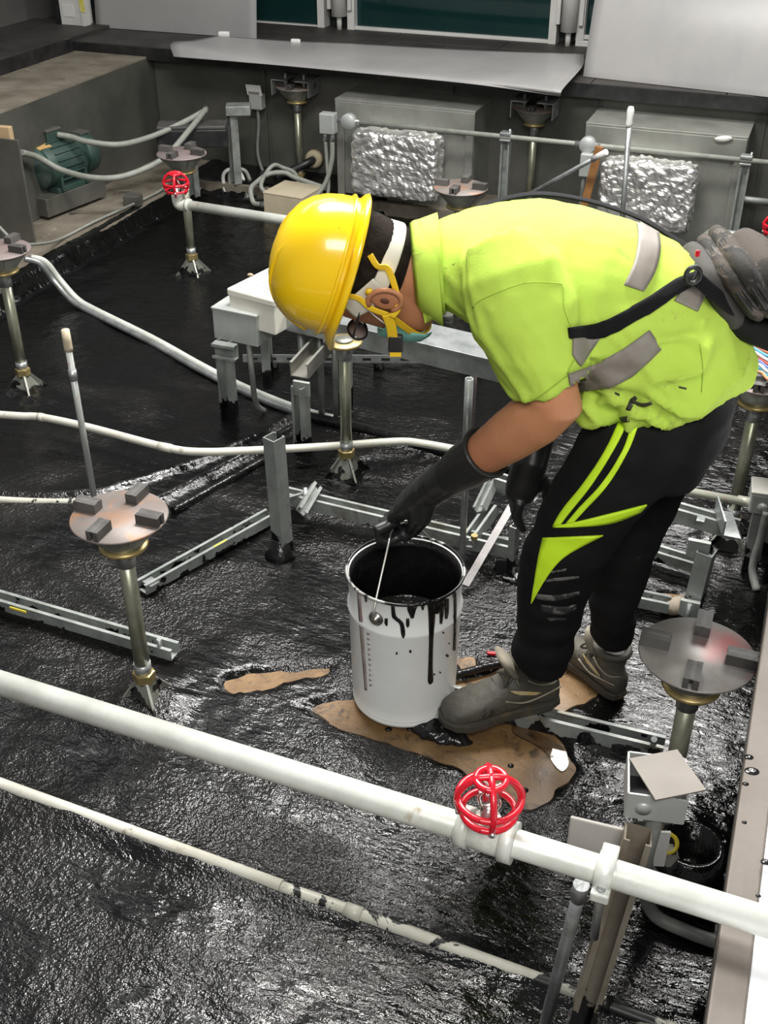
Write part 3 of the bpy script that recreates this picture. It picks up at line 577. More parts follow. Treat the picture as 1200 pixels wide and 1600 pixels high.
a, b = Z(950, 932, .02), Z(1045, 952, .02); strut(a, b, 'short strut channel beside the rear boot')
o = MB().loft([(Z(1058, 950, .0), Vector((.045, .02, 0)), Vector((-.01, .035, 0))), (Z(1060, 945, .03), Vector((.035, .01, 0)), Vector((-.01, .028, 0))), (Z(1062, 935, .05), Vector((.012, .005, 0)), Vector((-.005, .01, 0)))], 9).build('mortar_lump', mat('mortar', (.34, .29, .23), .8, 0, (.25, .2, .15), 14, bump=.3)); tag(o, 'lump of beige mortar at the strut frame foot', 'lump')
pipe('conduit', [Z(980, 748, .22), Z(1060, 765, .22), Z(1195, 790, .22)], .0115, mat('pipe_grey_cream', (.42, .42, .35), .4, .1, (.35, .35, .29), 8, stain=[((.5, .2, .18), 40, .6, .7)]), 'grey cream conduit entering the right hand junction box', sp=False, fit=[(Z(1152, 781, .22), Z(1180, 787, .22), .0135)])
jb = Z(1195, 775, .24); e = empty('junction_post', (jb.x, jb.y, 0), 'grey junction box on a strut post at the right edge', 'junction box')
part('box', MB().box(jb-UP*.005, (.075, .08, .06), .1, bev=.006), greybox, e); part('lid', MB().box(jb+UP*.028, (.078, .083, .008), .1, bev=.003), mat('lid_grey', (.62, .61, .56), .4, .2, (.5, .48, .44), 8), e)
part('knockout', MB().lathe([(0, 0), (.014, 0), (.014, .003), (0, .003)], jb+Vector((-.0, -.041, -.012)), (0, -1, 0), 16), greybox, e)
part('post', MB().channel((jb.x-.02, jb.y+.0, .01), (jb.x-.02, jb.y+.0, .21), .041, .041, (1, .1, 0)), galv_post, e)
part('back_post', MB().channel((jb.x+.02, jb.y+.10, .01), (jb.x+.02, jb.y+.10, .36), .041, .041, (1, .1, 0)), galv_post, e)
pipe('flex_conduit', [jb+Vector((.012, -.04, -.02)), jb+Vector((.012, -.045, -.10)), jb+Vector((.008, -.06, -.19)), jb+Vector((.03, -.10, -.232))], .011, flexd, 'grey flexible conduit dropping from the right junction box', cat='conduit')
# ================================================================== UPRIGHT WITH OPEN BOX, RIGHT FOREGROUND
st0, st1 = Vector((-.088, 1.125, .0)), Vector((-.047, 1.205, .50))
e = empty('strut_upright', st0, 'tall upright strut carrying the open junction box at right front', 'strut'); part('channel', MB().channel(st0, st1, .041, .041, (.1, -1, .15)), mat('strut_brown', (.30, .27, .22), .5, .4, (.22, .18, .13), 12, tar=.14), e)
part('back_plate', MB().box(Z(928, 1330, .42), (.085, .006, .13), .05, bev=.003), mat('pale_plate', (.56, .53, .49), .5, .1, (.5, .47, .43), 6), e, 'pale square plate')
bc = Z(1024, 1230, .535); rz_ = .18
e = empty('junction_box', bc-UP*.03, 'open steel junction box below the loose square cover', 'junction box')
ca, sa = math.cos(rz_), math.sin(rz_); AX = Vector((ca, sa, 0)); AY = Vector((-sa, ca, 0)); bw = .085; bh = .05; bt = .003
part('box_floor', MB().box(bc-UP*(bh/2), (bw, bw, bt), rz_), black, e)
for (dv, sx, sy) in ((AY, bw, bt), (-AY, bw, bt), (AX, bt, bw), (-AX, bt, bw)): part('box_wall', MB().box(bc+dv*(bw/2), (sx, sy, bh), rz_), greybox, e)
part('knockout', MB().lathe([(0, 0), (.012, 0), (.012, .002), (0, .002)], bc-AY*(bw/2+.001)-AX*.018-UP*.003, -AY, 16), greybox, e)
pc = [Z(983, 1187, .572), Z(1058, 1173, .572), Z(1103, 1236, .566), Z(1024, 1252, .566)]
o = MB().prism(pc, (0, 0, .003)).build('cover_plate', mat('cover_plate', (.27, .245, .22), .45, .3, (.23, .207, .187), 8, stain=[((.02, .02, .02), 26, .70, .71)])); tag(o, 'loose square steel cover plate lying askew on the open box', 'cover')
pipe('conduit', [bc+Vector((.01, -.02, -.03)), bc+Vector((.006, -.025, -.14)), Z(1020, 1372, .20), Z(1010, 1402, .09), Z(1026, 1432, .03), Z(1068, 1453, .022), Z(1125, 1474, .02), Z(1180, 1490, .02)], .013, flexd, 'grey conduit from the open box curving over the slab', cat='conduit')
rb0 = Z(908, 1384, .50); rb1 = Z(850, 1606, .03); e = empty('riser_pipe', rb1, 'galvanised riser pipe with coupling beside the foreground upright', 'pipe', 'riser pipes'); part('tube', MB().tube([rb1, rb0], .0098, 16), galv, e); part('coupling', MB().tube([rb0-(rb0-rb1).normalized()*.035, rb0+(rb0-rb1).normalized()*.004], .0118, 16), galv, e)
e = empty('pipe_stub', Z(1075, 1350), 'black tarred pipe stub with yellow ring beside the open box', 'pipe'); c_ = Z(1068, 1378, .0)
part('stub', MB().lathe([(.035, 0), (.075, 0), (.068, .06), (.06, .11), (.05, .112), (.048, .03), (.035, .02)], c_, n=28), tarm, e); part('ring', MB().lathe([(.013, 0), (.020, 0), (.020, .012), (.013, .012)], Z(1042, 1316, .16), (.3, -.7, .6), 18, closed=True), yellowtape, e, 'yellow ring'); part('sleeve', MB().tube(spline([Z(1042, 1318, .16), Z(1050, 1350, .08), Z(1062, 1385, .02)], 5), .016, 14), pipe_dirty, e)
o = MB().box(Z(1012, 1325, .2), (.07, .005, .09), .3).build('tag_plate', tagw); tag(o, 'pale plate behind the conduit below the open box', 'plate')
for i, (u, v, s) in enumerate(((1175, 1205, .009), (1170, 1183, .006), (1165, 1225, .004), (1197, 1347, .006), (1185, 1400, .003), (1163, 1285, .003))):
    c_ = Z(u, v, RFB+.011+(.008 if u > 1190 or v == 1400 else 0)); o = MB().loft([(c_+UP*h, Vector((s*q*1.2, s*q*.3, 0)), Vector((-s*q*.2, s*q*.9, 0))) for h, q in ((0, 1), (.0012, .85), (.002, .4))], 12).build('tar_drop', tarm); tag(o, 'glossy tar drop on the right floor edge, %s' % ['largest', 'second below the pedestal disc', 'small middle one', 'on the white board edge', 'tiny one on the board', 'tiny lower one'][i], 'drop', 'tar drops on the floor edge')
# ================================================================== TRUNKING BENCH
TZ = .40; ta, tb_ = Z(432, 482, TZ), Z(790, 567, TZ); td = (tb_-ta); td.z = 0; tl = td.length; td.normalize(); tn = Vector((-td.y, td.x, 0)); dep = .135
e = empty('cable_trunking', ((ta+tb_)/2+tn*dep/2)*1-UP*.4, 'galvanised cable trunking on legs in front of the worker chest', 'trunking')
tc_ = (ta+tb_)/2+tn*dep/2; part('trunk_body', MB().box(tc_-UP*.036, (tl, dep, .062), math.atan2(td.y, td.x)), galv, e); part('lid', MB().box(tc_-UP*.002, (tl+.004, dep+.006, .006), math.atan2(td.y, td.x), bev=.0015), galv, e)
part('end_bolt', MB().lathe([(0, 0), (.007, 0), (.007, .006), (0, .006)], ta-UP*.03-td*.002+tn*.02, -td, 8), galv, e)
for t in (.30, .62): part('lid_seam', MB().box(ta+td*tl*t+tn*dep/2+UP*.0015, (.004, dep, .002), math.atan2(td.y, td.x)), galv_dull, e)
for (t, w_) in ((.06, .018), (.15, .018), (.22, .015)):
    p = ta+td*tl*t+tn*.06; part('conduit_leg', MB().tube([(p.x, p.y, .02), (p.x, p.y, TZ-.06)], w_*.62, 12), galv_dull, e)
p = Z(545, 640); part('leg', MB().channel((p.x, p.y, 0), (p.x, p.y, TZ-.065), .041, .041, (-.3, -.9, 0)), galv_post, e)
lb = Z(480, 708); part('leg', MB().channel((lb.x, lb.y, 0), (lb.x, lb.y, .25), .041, .041, (-.25, -.95, 0)), galv_post, e)
part('arm', MB().channel(Z(468, 590, .25), Z(528, 522, .27), .062, .05, UP), mat('arm_channel', (.24, .23, .20), .5, .4, (.30, .30, .27), 10, stain=[((.25, .16, .1), 14, .6, .7)]), e); part('arm_plate', MB().box((lb.x, lb.y-.02, .24), (.055, .012, .05), bev=.002), galv_dull, e)
# switch boxes left of the trunking
la = Z(366, 652); e = empty('switch_stand', la, 'grey switch box on a strut leg left of the helmet', 'switch box')
part('leg', MB().channel(la, (la.x, la.y, .29), .045, .041, (-.25, -.95, 0)), galv_post, e); part('foot_bracket', MB().box(la+Vector((-.005, -.012, .02)), (.05, .02, .035), .1), galv_post, e)
part('leg_bracket', MB().channel((la.x-.02, la.y-.045, .275), (la.x+.06, la.y-.045, .275), .05, .03, (0, -1, 0)), galv_dull, e)
cor = [Z(331, 481, .39), Z(400, 495, .39)]; bx_ = (cor[1]-cor[0]); bx_.z = 0; w_ = bx_.length; ang = math.atan2(bx_.y, bx_.x); nn = Vector((-bx_.y, bx_.x, 0)).normalized()
bcn = (cor[0]+cor[1])/2+nn*.05; part('box', MB().box(bcn-UP*.055, (w_, .10, .10), ang, bev=.002), greybox, e); part('box_lid', MB().box(bcn, (w_+.006, .106, .008), ang, bev=.002), greybox, e)
part('conduit_drop', MB().tube(spline([bcn+Vector((.035, -.04, -.08)), bcn+Vector((.045, -.05, -.2)), Vector((la.x+.075, la.y+.02, .06)), Vector((la.x+.09, la.y+.05, .015))], 5), .0095, 10), flexd, e)
wl = Z(413, 596, .0); e = empty('control_box', wl, 'cream control box with raised lid beside the yellow helmet', 'control box')
c0, c1 = Z(354, 452, .452), Z(428, 472, .452); bx_ = c1-c0; bx_.z = 0; w_ = bx_.length; ang = math.atan2(bx_.y, bx_.x); nn = Vector((-bx_.y, bx_.x, 0)).normalized(); bcn = (c0+c1)/2+nn*.12
part('body', MB().box(bcn-UP*.06, (w_-.008, .232, .11), ang, bev=.003), whitebox, e); part('lid', MB().box(bcn-UP*.008, (w_, .24, .024), ang, bev=.005), whitebox, e)
for (u, v) in ((395, 432), (402, 446), (410, 449), (418, 451), (423, 453), (413, 455)): part('mark', MB().box(Z(u, v, .4565), (.008, .004, .001), ang+random.uniform(-.5, .5)), mat('mark', (.2, .17, .15), .7), e)
part('clay_lump', MB().loft([(Z(391, 430, .456), Vector((.012, 0, 0)), Vector((0, .01, 0))), (Z(391, 428, .463), Vector((.008, 0, 0)), Vector((0, .007, 0)))], 8), mat('clay', (.4, .3, .2), .8), e)
part('leg', MB().channel((wl.x, wl.y, 0), (wl.x, wl.y, .345), .07, .03, (.9, .3, 0)), galv_post, e)
# perforated tray lying behind
a, b = Z(385, 560, .05), Z(800, 562, .05); e = empty('cable_tray', Z(590, 575), 'slotted cable tray lying behind the trunking legs', 'cable tray')
part('tray_floor', MB().box((a+b)/2, ((b-a).length, .05, .003), math.atan2((b-a).y, (b-a).x)), galv_dull, e); part('tray_side', MB().box((a+b)/2-Vector((0, .026, -.012)), ((b-a).length, .003, .03), math.atan2((b-a).y, (b-a).x)), galv_dull, e)
for t in np.linspace(.04, .96, 14): part('slot', MB().box(a+(b-a)*float(t)-Vector((0, .0282, -.012)), (.03, .001, .008), math.atan2((b-a).y, (b-a).x)), black, e)
for t in (.1, .5, .9): part('tray_foot', MB().box(a+(b-a)*t-UP*.026, (.03, .03, .05)), galv_dull, e)
# ================================================================== BACK AND LEFT EQUIPMENT
def boxat(u0, v0, u1, v1, y): return Yp(u0, v0, y), Yp(u1, v1, y)
def duct(n, u0, u1, vt, lab):
    y = 5.08; a = Yp(u0, vt[0], y); b = Yp(u1, vt[1], y); zt = (a.z+b.z)/2; e = empty('air_duct', ((a.x+b.x)/2, y, 0), lab, 'duct')
    cx = (a.x+b.x)/2; w = b.x-a.x
    part('casing', MB().box((cx, y+.14, zt/2), (w, .26, zt-.01)), ductm, e)
    part('top_cover', MB().box((cx, y+.135, zt), (w+.012, .29, .012), bev=.002), ductm, e)
    part('flange', MB().box((cx, y-.004, zt-.05), (w+.008, .014, .09), bev=.002), ductm, e)
    for s in (-1, 1): part('side_flange', MB().box((cx+s*(w/2-.018), y-.004, zt/2-.05), (.036, .014, zt-.1), bev=.002), ductm, e)
    part('seam', MB().box((cx+.06, y-.003, zt/2-.06), (.012, .012, zt-.14)), ductm, e)
    return y, zt
duct(1, 526, 742, (158, 172), 'galvanised air duct box behind the left foil wrapped box')
duct(2, 918, 1168, (195, 213), 'galvanised air duct box behind the right foil wrapped box')
def foilbox(u0, u1, vt, vb, y, lab, dy=.135):
    a = Yp(u0, vt, y); b = Yp(u1, vt, y); bo = Yp((u0+u1)/2, vb, y).z
    rs = np.random.RandomState(int(u0)); cx = (a.x+b.x)/2; w = b.x-a.x; zt = a.z; bo = max(bo, .02); bm = bmesh.new()
    bmesh.ops.create_cube(bm, size=1); bmesh.ops.subdivide_edges(bm, edges=bm.edges, cuts=34, use_grid_fill=True)
    for v in bm.verts:
        p = Vector((cx+v.co.x*w, y+dy/2+v.co.y*dy, (bo+zt)/2+v.co.z*(zt-bo)))
        # rounded corners and crumple
        f = Vector((v.co.x, v.co.y, v.co.z)); L = sum(abs(q)**8 for q in f)**(1/8)/.5; p = Vector((cx, y+dy/2, (bo+zt)/2))+(p-Vector((cx, y+dy/2, (bo+zt)/2)))*(1/max(L, .92))**.8
        c = noise.voronoi(p*13)[0]; c2 = noise.voronoi(p*30+Vector((3, 1, 2)))[0]; p += f.normalized()*((c[1]-c[0])*.020-.006+(c2[1]-c2[0])*.011+.006*noise.noise(p*50)); v.co = p
    me = bpy.data.meshes.new('foil_box'); org = Vector((cx, y+dy/2, bo)); bmesh.ops.translate(bm, verts=bm.verts, vec=-org); bm.to_mesh(me); bm.free()
    o = bpy.data.objects.new('foil_box', me); COL.objects.link(o); o.location = org; me.materials.append(foil); return tag(o, lab, 'foil box', 'foil wrapped boxes')
foilbox(546, 682, 205, 312, 4.93, 'crumpled foil wrapped box above the helmet')
foilbox(938, 1092, 250, 362, 4.90, 'crumpled foil wrapped box above the worker back')
# handrail conduit
yr = 4.95
pts = [Yp(560, 190, yr), Yp(790, 211, yr), Yp(912, 220, yr), Yp(1068, 246, yr), Yp(1230, 262, yr)]
e = empty('conduit_rail', (pts[1].x, yr, 0), 'horizontal grey conduit rail across the two ducts', 'conduit'); zr = sum(p.z for p in pts)/5
P_ = [Vector((p.x, yr, zr)) for p in pts]
part('rail_tube', MB().tube([P_[0], P_[-1]], .011, 14), flex, e)
for u in (545, 922):
    x = Yp(u, 190, yr).x; part('round_box', MB().lathe([(0, 0), (.036, 0), (.036, .035), (.033, .04), (0, .04)], (x, yr+.02, zr), (0, -1, 0), 24), mat('round_box_grey', (.42, .44, .43), .45, .2), e); part('hub', MB().tube([(x-.055, yr, zr), (x+.055, yr, zr)], .0135, 12), galv, e)
for u in (790, 1172):
    x = Yp(u, 215, yr).x
    part('stand', MB().channel((x, yr+.03, 0), (x, yr+.03, zr+.02), .041, .03, (0, -1, 0)), galv_dull, e); part('saddle', MB().box((x, yr, zr+.014), (.05, .03, .014), bev=.003).box((x, yr, zr-.014), (.05, .03, .01), bev=.003), galv, e); part('saddle_screw', MB().tube([(x+.018, yr, zr), (x+.018, yr, zr+.035)], .005, 8), galv, e)
# socket box and flex
sb = Yp(513, 192, 5.0); e = empty('terminal_box', (sb.x, 5.0, sb.z-.05), 'grey terminal box with two flexible conduits left of the duct', 'junction box'); part('box', MB().box(sb, (.075, .05, .095), bev=.005), greybox, e); part('box_lid', MB().box(sb+Vector((0, -.027, 0)), (.068, .006, .088), bev=.002), greybox, e)
for s in (-1, 1): part('gland', MB().tube([sb+Vector((s*.018, 0, -.045)), sb+Vector((s*.018, 0, -.085))], .0125, 10), galv, e)
pipe('flex_conduit', [sb+Vector((-.018, 0, -.08)), sb+Vector((-.012, -.0, -.2)), sb+Vector((-.005, -.01, -.32)), sb+Vector((-.03, -.06, -.40)), sb+Vector((-.06, -.1, -.43))], .0085, flex, 'left flexible conduit hanging from the terminal box', cat='conduit', grp='flexible conduits')
bz = .13; bb = Yp(457, 312, 4.72); bb.z = .06; e_b = Z(457, 300, .12)
pipe('flex_conduit', [sb+Vector((.018, 0, -.08)), sb+Vector((.012, 0, -.18)), sb+Vector((-.02, -.02, -.29)), sb+Vector((-.09, -.08, -.38)), sb+Vector((-.16, -.14, -.40)), sb+Vector((-.2, -.2, -.42))], .0115, flex, 'right flexible conduit looping from terminal box to beige box', cat='conduit', grp='flexible conduits')
c0, c1 = Z(414, 301, .13), Z(470, 310, .13); ang = math.atan2((c1-c0).y, (c1-c0).x); nn = Vector((-math.sin(ang), math.cos(ang), 0)); w_ = (c1-c0).length*1.08; bcn = (c0+c1)/2+nn*.10
e = empty('switch_box', Vector((bcn.x, bcn.y, 0)), 'beige steel switch box on the slab behind the helmet', 'switch box'); part('body', MB().box((bcn.x, bcn.y, .068), (w_, .21, .125), ang, bev=.003), beige, e); part('lid', MB().box((bcn.x, bcn.y, .131), (w_+.004, .214, .006), ang, bev=.002), beige, e); part('latch', MB().box(Vector((bcn.x, bcn.y, .11))-nn*.106+Vector((.045, .01, 0)), (.012, .004, .03), ang), black, e); part('knob', MB().lathe([(0, 0), (.01, 0), (.01, .006), (0, .006)], Vector((bcn.x, bcn.y, .1))+Vector((math.cos(ang), math.sin(ang), 0))*(w_/2)-nn*.05, (math.cos(ang), math.sin(ang), 0), 12), black, e)
gl = Vector((bcn.x, bcn.y, .05))-Vector((math.cos(ang), math.sin(ang), 0))*(w_/2)-nn*.05; part('gland', MB().tube([gl, gl-Vector((.05, 0, 0))], .016, 12), galv, e); gl2 = gl+nn*.07+UP*.02; part('gland', MB().tube([gl2, gl2-Vector((.035, 0, 0))], .013, 12), galv, e)
pipe('flex_conduit', [gl-Vector((.05, 0, 0)), gl+Vector((-.10, .02, .0)), gl+Vector((-.13, .06, .05)), Z(402, 284, .12), Z(420, 272, .15), Z(445, 270, .15), Z(462, 278, .13), gl+Vector((.22, .2, .05))], .0125, flex, 'thick flexible conduit looping left of the beige box', cat='conduit', grp='flexible conduits')
pipe('flex_conduit', [gl2-Vector((.035, 0, 0)), Z(408, 292, .12), Z(415, 272, .15), Z(428, 258, .18), Z(442, 262, .16), Z(460, 270, .14), Z(468, 290, .10)], .0105, flex, 'second flexible conduit coiled behind the beige box', cat='conduit', grp='flexible conduits')
# wall switch with sign
ws = Yp(402, 158, YB-.05); e = empty('wall_switch', ws-UP*.05, 'small grey wall switch with white sign plate', 'switch'); part('box', MB().box(ws, (.07, .05, .075), bev=.004), greybox, e)
sg = part('sign_plate', MB().box(ws+Vector((0, -.03, .06)), (.082, .005, .055), axes=(xdir, Vector((0, .95, .3)), Vector((0, -.3, .95)))), tagw, e)
for k in (-.012, .012): part('print_line', MB().box(ws+Vector((0, -.034, .06+k)), (.06, .002, .01), axes=(xdir, Vector((0, .95, .3)), Vector((0, -.3, .95)))), mat('print', (.25, .24, .23), .7), sg)
pipe('flex_conduit', [ws-UP*.035, ws-UP*.12, ws+Vector((-.01, -.01, -.26)), ws+Vector((.03, -.03, -.36)), ws+Vector((.12, -.1, -.42)), ws+Vector((.2, -.2, -.44))], .0085, flexd, 'dark thin conduit dropping from the wall switch', cat='conduit', grp='flexible conduits')
# wall sleeve
hs = Yp(492, 248, YB-.02); e = empty('wall_sleeve', hs-UP*.04, 'foamed wall sleeve with black pipe right of rear pedestal', 'pipe'); part('foam_ring', MB().lathe([(.02, 0), (.05, 0), (.045, .025), (.03, .035), (.02, .03)], hs, (0, -1, 0), 14), mat('foam', (.42, .36, .24), .8, bump=.5, bs=40), e); part('black_pipe', MB().tube(spline([hs+Vector((0, .02, 0)), hs+Vector((-.01, -.05, -.005)), hs+Vector((-.09, -.10, -.045)), hs+Vector((-.16, -.15, -.08))], 5), .021, 12), black, e)
# black battery shelf and posts, upper left
bl = Z(300, 197, .40); e = empty('control_shelf', (bl.x, bl.y, .09), 'black control case on grey strut brackets near the far left corner', 'shelf')
part('case_body', MB().box(bl-UP*.045, (.34, .13, .085), .42, bev=.006), black, e); part('case_lid', MB().box(bl+UP*.005, (.33, .125, .018), .42, bev=.006), mat('dark_grey_lid', (.055, .053, .05), .5, 0, (.09, .085, .08), 9), e)
p = Z(375, 285, .08); zt_ = Vz(170, p); part('post', MB().channel(p, (p.x, p.y, zt_), .05, .04, (-.6, -.8, 0)), galv_dull, e); part('post_head', MB().box((p.x+.02, p.y, zt_), (.12, .09, .045), .42, bev=.003), galv_dull, e)
p2 = Z(308, 305, .05); part('leg', MB().channel(p2, (p2.x, p2.y, .36), .05, .03, (-.3, -.9, 0)), galv_dull, e)
# clamp pair on floor
for i, u in enumerate((352, 362)):
    p = Z(u, 300, .03); pipe('cable_loop', [p, p+Vector((-.01, .01, .08)), p+Vector((.02, .03, .11)), p+Vector((.06, .05, .10)), p+Vector((.08, .06, .05))], .0095, flex if i else tagw, '%s cable bend rising by the far corner bracket' % ('white' if not i else 'grey'), cat='cable')
# motor
mc = Z(88, 252, .30); ax = (Vector((mc.x, mc.y, 0))-Vector((mc.x-.09, mc.y-.3, 0))).normalized(); ax = Vector((.18, .98, 0)).normalized()
e = empty('electric_motor', (mc.x, mc.y, .13), 'green electric motor on a steel base by the left wall', 'motor')
def mpart(name, mb, m, parent, label=None):
    mb.v = [mc+(p-mc)*.78 for p in mb.v]; return part(name, mb, m, parent, label)
mpart('casing', MB().lathe([(0, -.17), (.10, -.17), (.125, -.15), (.13, -.1), (.13, .10), (.12, .15), (.10, .17), (0, .17)], mc, ax, 32), greenm, e)
for k in range(20):
    a_ = 2*math.pi*k/20; x_, y_, _ = basis(ax); d = x_*math.cos(a_)+y_*math.sin(a_); mpart('fin', MB().box(mc+d*.132, (.006, .016, .2), axes=(ax.cross(d), d, ax)), greenm, e)
mpart('fan_cowl', MB().lathe([(0, .17), (.118, .17), (.123, .18), (.118, .26), (.06, .285), (0, .285)], mc, ax, 28), greenm, e)
mpart('terminal_box', MB().box(mc+Vector((-.01, -.02, .155)), (.09, .11, .07), -.2, bev=.006), greenm, e); mpart('terminal_lid', MB().box(mc+Vector((-.01, -.02, .195)), (.10, .12, .014), -.2, bev=.004), panelg, e)
mpart('lifting_lug', MB().box(mc+ax*.22+UP*.125, (.09, .08, .012), -.2), panelg, e)
mpart('end_shield', MB().lathe([(0, 0), (.05, 0), (.13, .03), (.13, .06), (0, .06)], mc-ax*.22, ax, 28), greenm, e)
mpart('name_plate', MB().box(mc-ax*.13+UP*.128+Vector((.03, 0, -.003)), (.07, .10, .004), axes=(Vector((.9, -.15, -.25)), ax, UP)), mat('orange_plate', (.55, .36, .14), .5), e, 'orange plate')
mpart('foot', MB().box(mc+Vector((0, 0, -.13)), (.24, .26, .03), -.18, bev=.004), greenm, e)
for s in (-1, 1): mpart('foot_web', MB().box(mc+ax*.1*s+Vector((.03, 0, -.09)), (.2, .02, .09), -.18), greenm, e)
mpart('base_frame', MB().box(mc+Vector((.0, .0, -.20)), (.26, .5, .11), -.18, bev=.004), panelg, e)
# grey access panel and beige thing at left edge
lp = Z(57, 383, .086); pw = lp.x-XL-.006; pt = Vz(219, lp)
o = MB().box((lp.x-pw/2, lp.y, (.086+pt)/2), (pw, .012, pt-.086), bev=.002).build('access_panel', panelg); tag(o, 'grey steel panel standing before the motor at left edge', 'panel')
q = Z(10, 222, .42); o = MB().box((lp.x-.09, lp.y+.04, pt-.04), (.06, .03, .16), .1, bev=.004).build('packing_board', mat('board_tan', (.5, .36, .2), .7)); tag(o, 'tan board edge behind the grey panel at left edge', 'board')
# flexible conduits from motor
m1 = mc+Vector((.03, .0, .125))
pipe('flex_conduit', [m1, m1+Vector((.06, .02, -.01)), Z(135, 221, .40), Z(185, 226, .38), Z(235, 214, .38), Z(285, 192, .42), Z(322, 172, .46)], .0135, flex, 'upper flexible conduit sagging from the motor to the black case', cat='conduit', grp='motor conduits', sub=10)
pipe('flex_conduit', [Z(34, 238, .43), Z(60, 246, .38), Z(95, 265, .32), Z(140, 277, .30), Z(185, 277, .30), Z(230, 262, .32), Z(262, 242, .36), Z(300, 198, .43), Z(322, 170, .46)], .0135, flex, 'lower flexible conduit sagging in front of the motor', cat='conduit', grp='motor conduits', sub=10)
pipe('thin_cable', [Z(-10, 345, .4), Z(20, 375, .40), Z(45, 382, .30), Z(90, 375, .11), Z(150, 345, .1), Z(210, 318, .1), Z(250, 298, .1), Z(262, 285, .12)], .006, flex, 'thin cream cable lying along the left kerb', cat='cable', sub=10)
o = MB().box(Z(208, 312, .11), (.08, .06, .05), .2, bev=.004).build('kerb_block', panelg); tag(o, 'small dark block on the left kerb below the conduits', 'block')
o = MB().box(Yp(925, 275, 4.86), (.035, .02, .26), bev=.002, axes=(Vector((1, 0, -.15)), Vector((0, 1, 0)), Vector((.15, 0, 1)))).build('wood_batten', wood); tag(o, 'brown wooden batten left of the right foil box', 'batten')
jb2 = Yp(922, 250, 4.93); o = MB().box(jb2-UP*.02, (.08, .05, .10), bev=.005).build('terminal_box', greybox); tag(o, 'grey terminal box left of the right foil box', 'junction box')
for s in (-1, 1): pipe('flex_conduit', [jb2+Vector((s*.02, 0, -.07)), jb2+Vector((s*.02, -.01, -.2)), jb2+Vector((s*.025, -.02, -.34))], .01, flexd, '%s conduit below the terminal box by the wooden batten' % ('left' if s < 0 else 'right'), cat='conduit')
o = MB().loft([(Yp(1130, 218, 5.06), Vector((.04, 0, .004)), Vector((0, 0, .016))), (Yp(1132, 216, 5.05), Vector((.03, 0, .004)), Vector((0, 0, .01)))], 14).build('paper_scrap', tagw); tag(o, 'white scrap stuck on the right duct flange', 'scrap')
# coloured cable bundle on right edge
cols = [(.05, .28, .55), (.07, .4, .65), (.62, .6, .55), (.6, .2, .1), (.08, .33, .6), (.6, .58, .52), (.55, .1, .08), (.1, .15, .45), (.65, .62, .55), (.05, .35, .55), (.58, .25, .12)]
nm = ['dark blue', 'sky blue', 'white', 'orange', 'mid blue', 'off white', 'red', 'navy', 'cream', 'teal blue', 'rust']
for i, c in enumerate(cols):
    z = .56+.004*(i % 3); p0 = Z(1150+2*i, 500+8*i, z); p1 = Z(1175+1.5*i, 522+6*i, z); p2_ = Z(1205, 535+6*i, z); p3_ = Z(1260, 560+5*i, z)
    pipe('network_cable', [p0, p1, p2_, p3_], .0042, mat('cable_'+nm[i], c, .45), '%s cable in the bundle at the right edge beside the shirt' % nm[i], cat='cable', n=8, grp='coloured cable bundle')
o = MB().box(Z(1230, 560, .545), (.30, .34, .012), .1).build('cable_shelf', panelg); tag(o, 'grey shelf plate under the coloured cables at right edge', 'shelf')
ch = Yp(1212, 352, 4.7); gd = empty('sprinkler_guard', (ch.x, ch.y, ch.z-.04), 'red wire sprinkler guard cut off by the right edge', 'sprinkler', 'red sprinkler guards'); guard(gd, ch, 1.2)
pipe('sprinkler_pipe', [(ch.x, ch.y, ch.z-.06), (ch.x-.25, ch.y, ch.z-.06), (ch.x-.28, ch.y, ch.z-.09), (ch.x-.28, ch.y, 0)], .018, galv_dull, 'grey pipe under the right edge sprinkler guard', sp=False)
pipe('conduit', [Yp(1110, 305, 5.2), Yp(1230, 320, 5.2)], .016, galv_dull, 'dark conduit along the back wall right of the duct', sp=False)
for i, (u, v, s) in enumerate(((798, 1197, .006), (820, 1235, .007), (640, 1140, .006), (607, 1140, .007))):
    c_ = Z(u, v, .0); o = MB().loft([(c_+UP*h, Vector((s*q*1.2, s*q*.5, 0)), Vector((-s*q*.4, s*q*.9, 0))) for h, q in ((-.001, 1), (.003, .85), (.005, .4))], 12).build('tar_drop', tarm); tag(o, 'black tar blob on the bare concrete, %s' % ['upper right one', 'lower right one by the red guard', 'right of two by the pail', 'left of two by the pail'][i], 'drop', 'tar blobs on bare concrete')
o = MB(); lm_ = [(Z(640, 1098, .004), .03), (Z(652, 1124, .006), .036), (Z(676, 1142, .004), .034), (Z(702, 1152, .002), .027), (Z(725, 1160, .0), .020), (Z(738, 1163, .0), .008)]; o.loft([(c, Vector((.35, .94, 0))*r_, UP*r_*.62) for c, r_ in lm_], 16)
o = o.build('tar_lump', tarm); remesh(o, .005, 4, .5, lambda p, n: .006*noise.noise(p*40)+.004*noise.noise(p*90)); tag(o, 'glossy lump of tar under the boot toe beside the pail', 'lump')
o = MB().box(Z(768, 1021, .012), (.022, .008, .008), .2, bev=.002).build('wire_nut', redm); tag(o, 'tiny red connector on the slab behind the boot toe', 'connector')
pipe('buried_hose', [on(700, 1058, .012), on(730, 1050, .015), on(770, 1040, .015), on(830, 1030, .012)], .010, tarm, 'black tarred cable on the slab behind the near boot', cat='cable')
wm = bpy.data.materials.new('water_film'); wm.use_nodes = True; b = wm.node_tree.nodes['Principled BSDF']; b.inputs['Base Color'].default_value = (.85, .8, .72, 1); b.inputs['Roughness'].default_value = .03; b.inputs['IOR'].default_value = 1.33; b.inputs['Transmission Weight'].default_value = 1
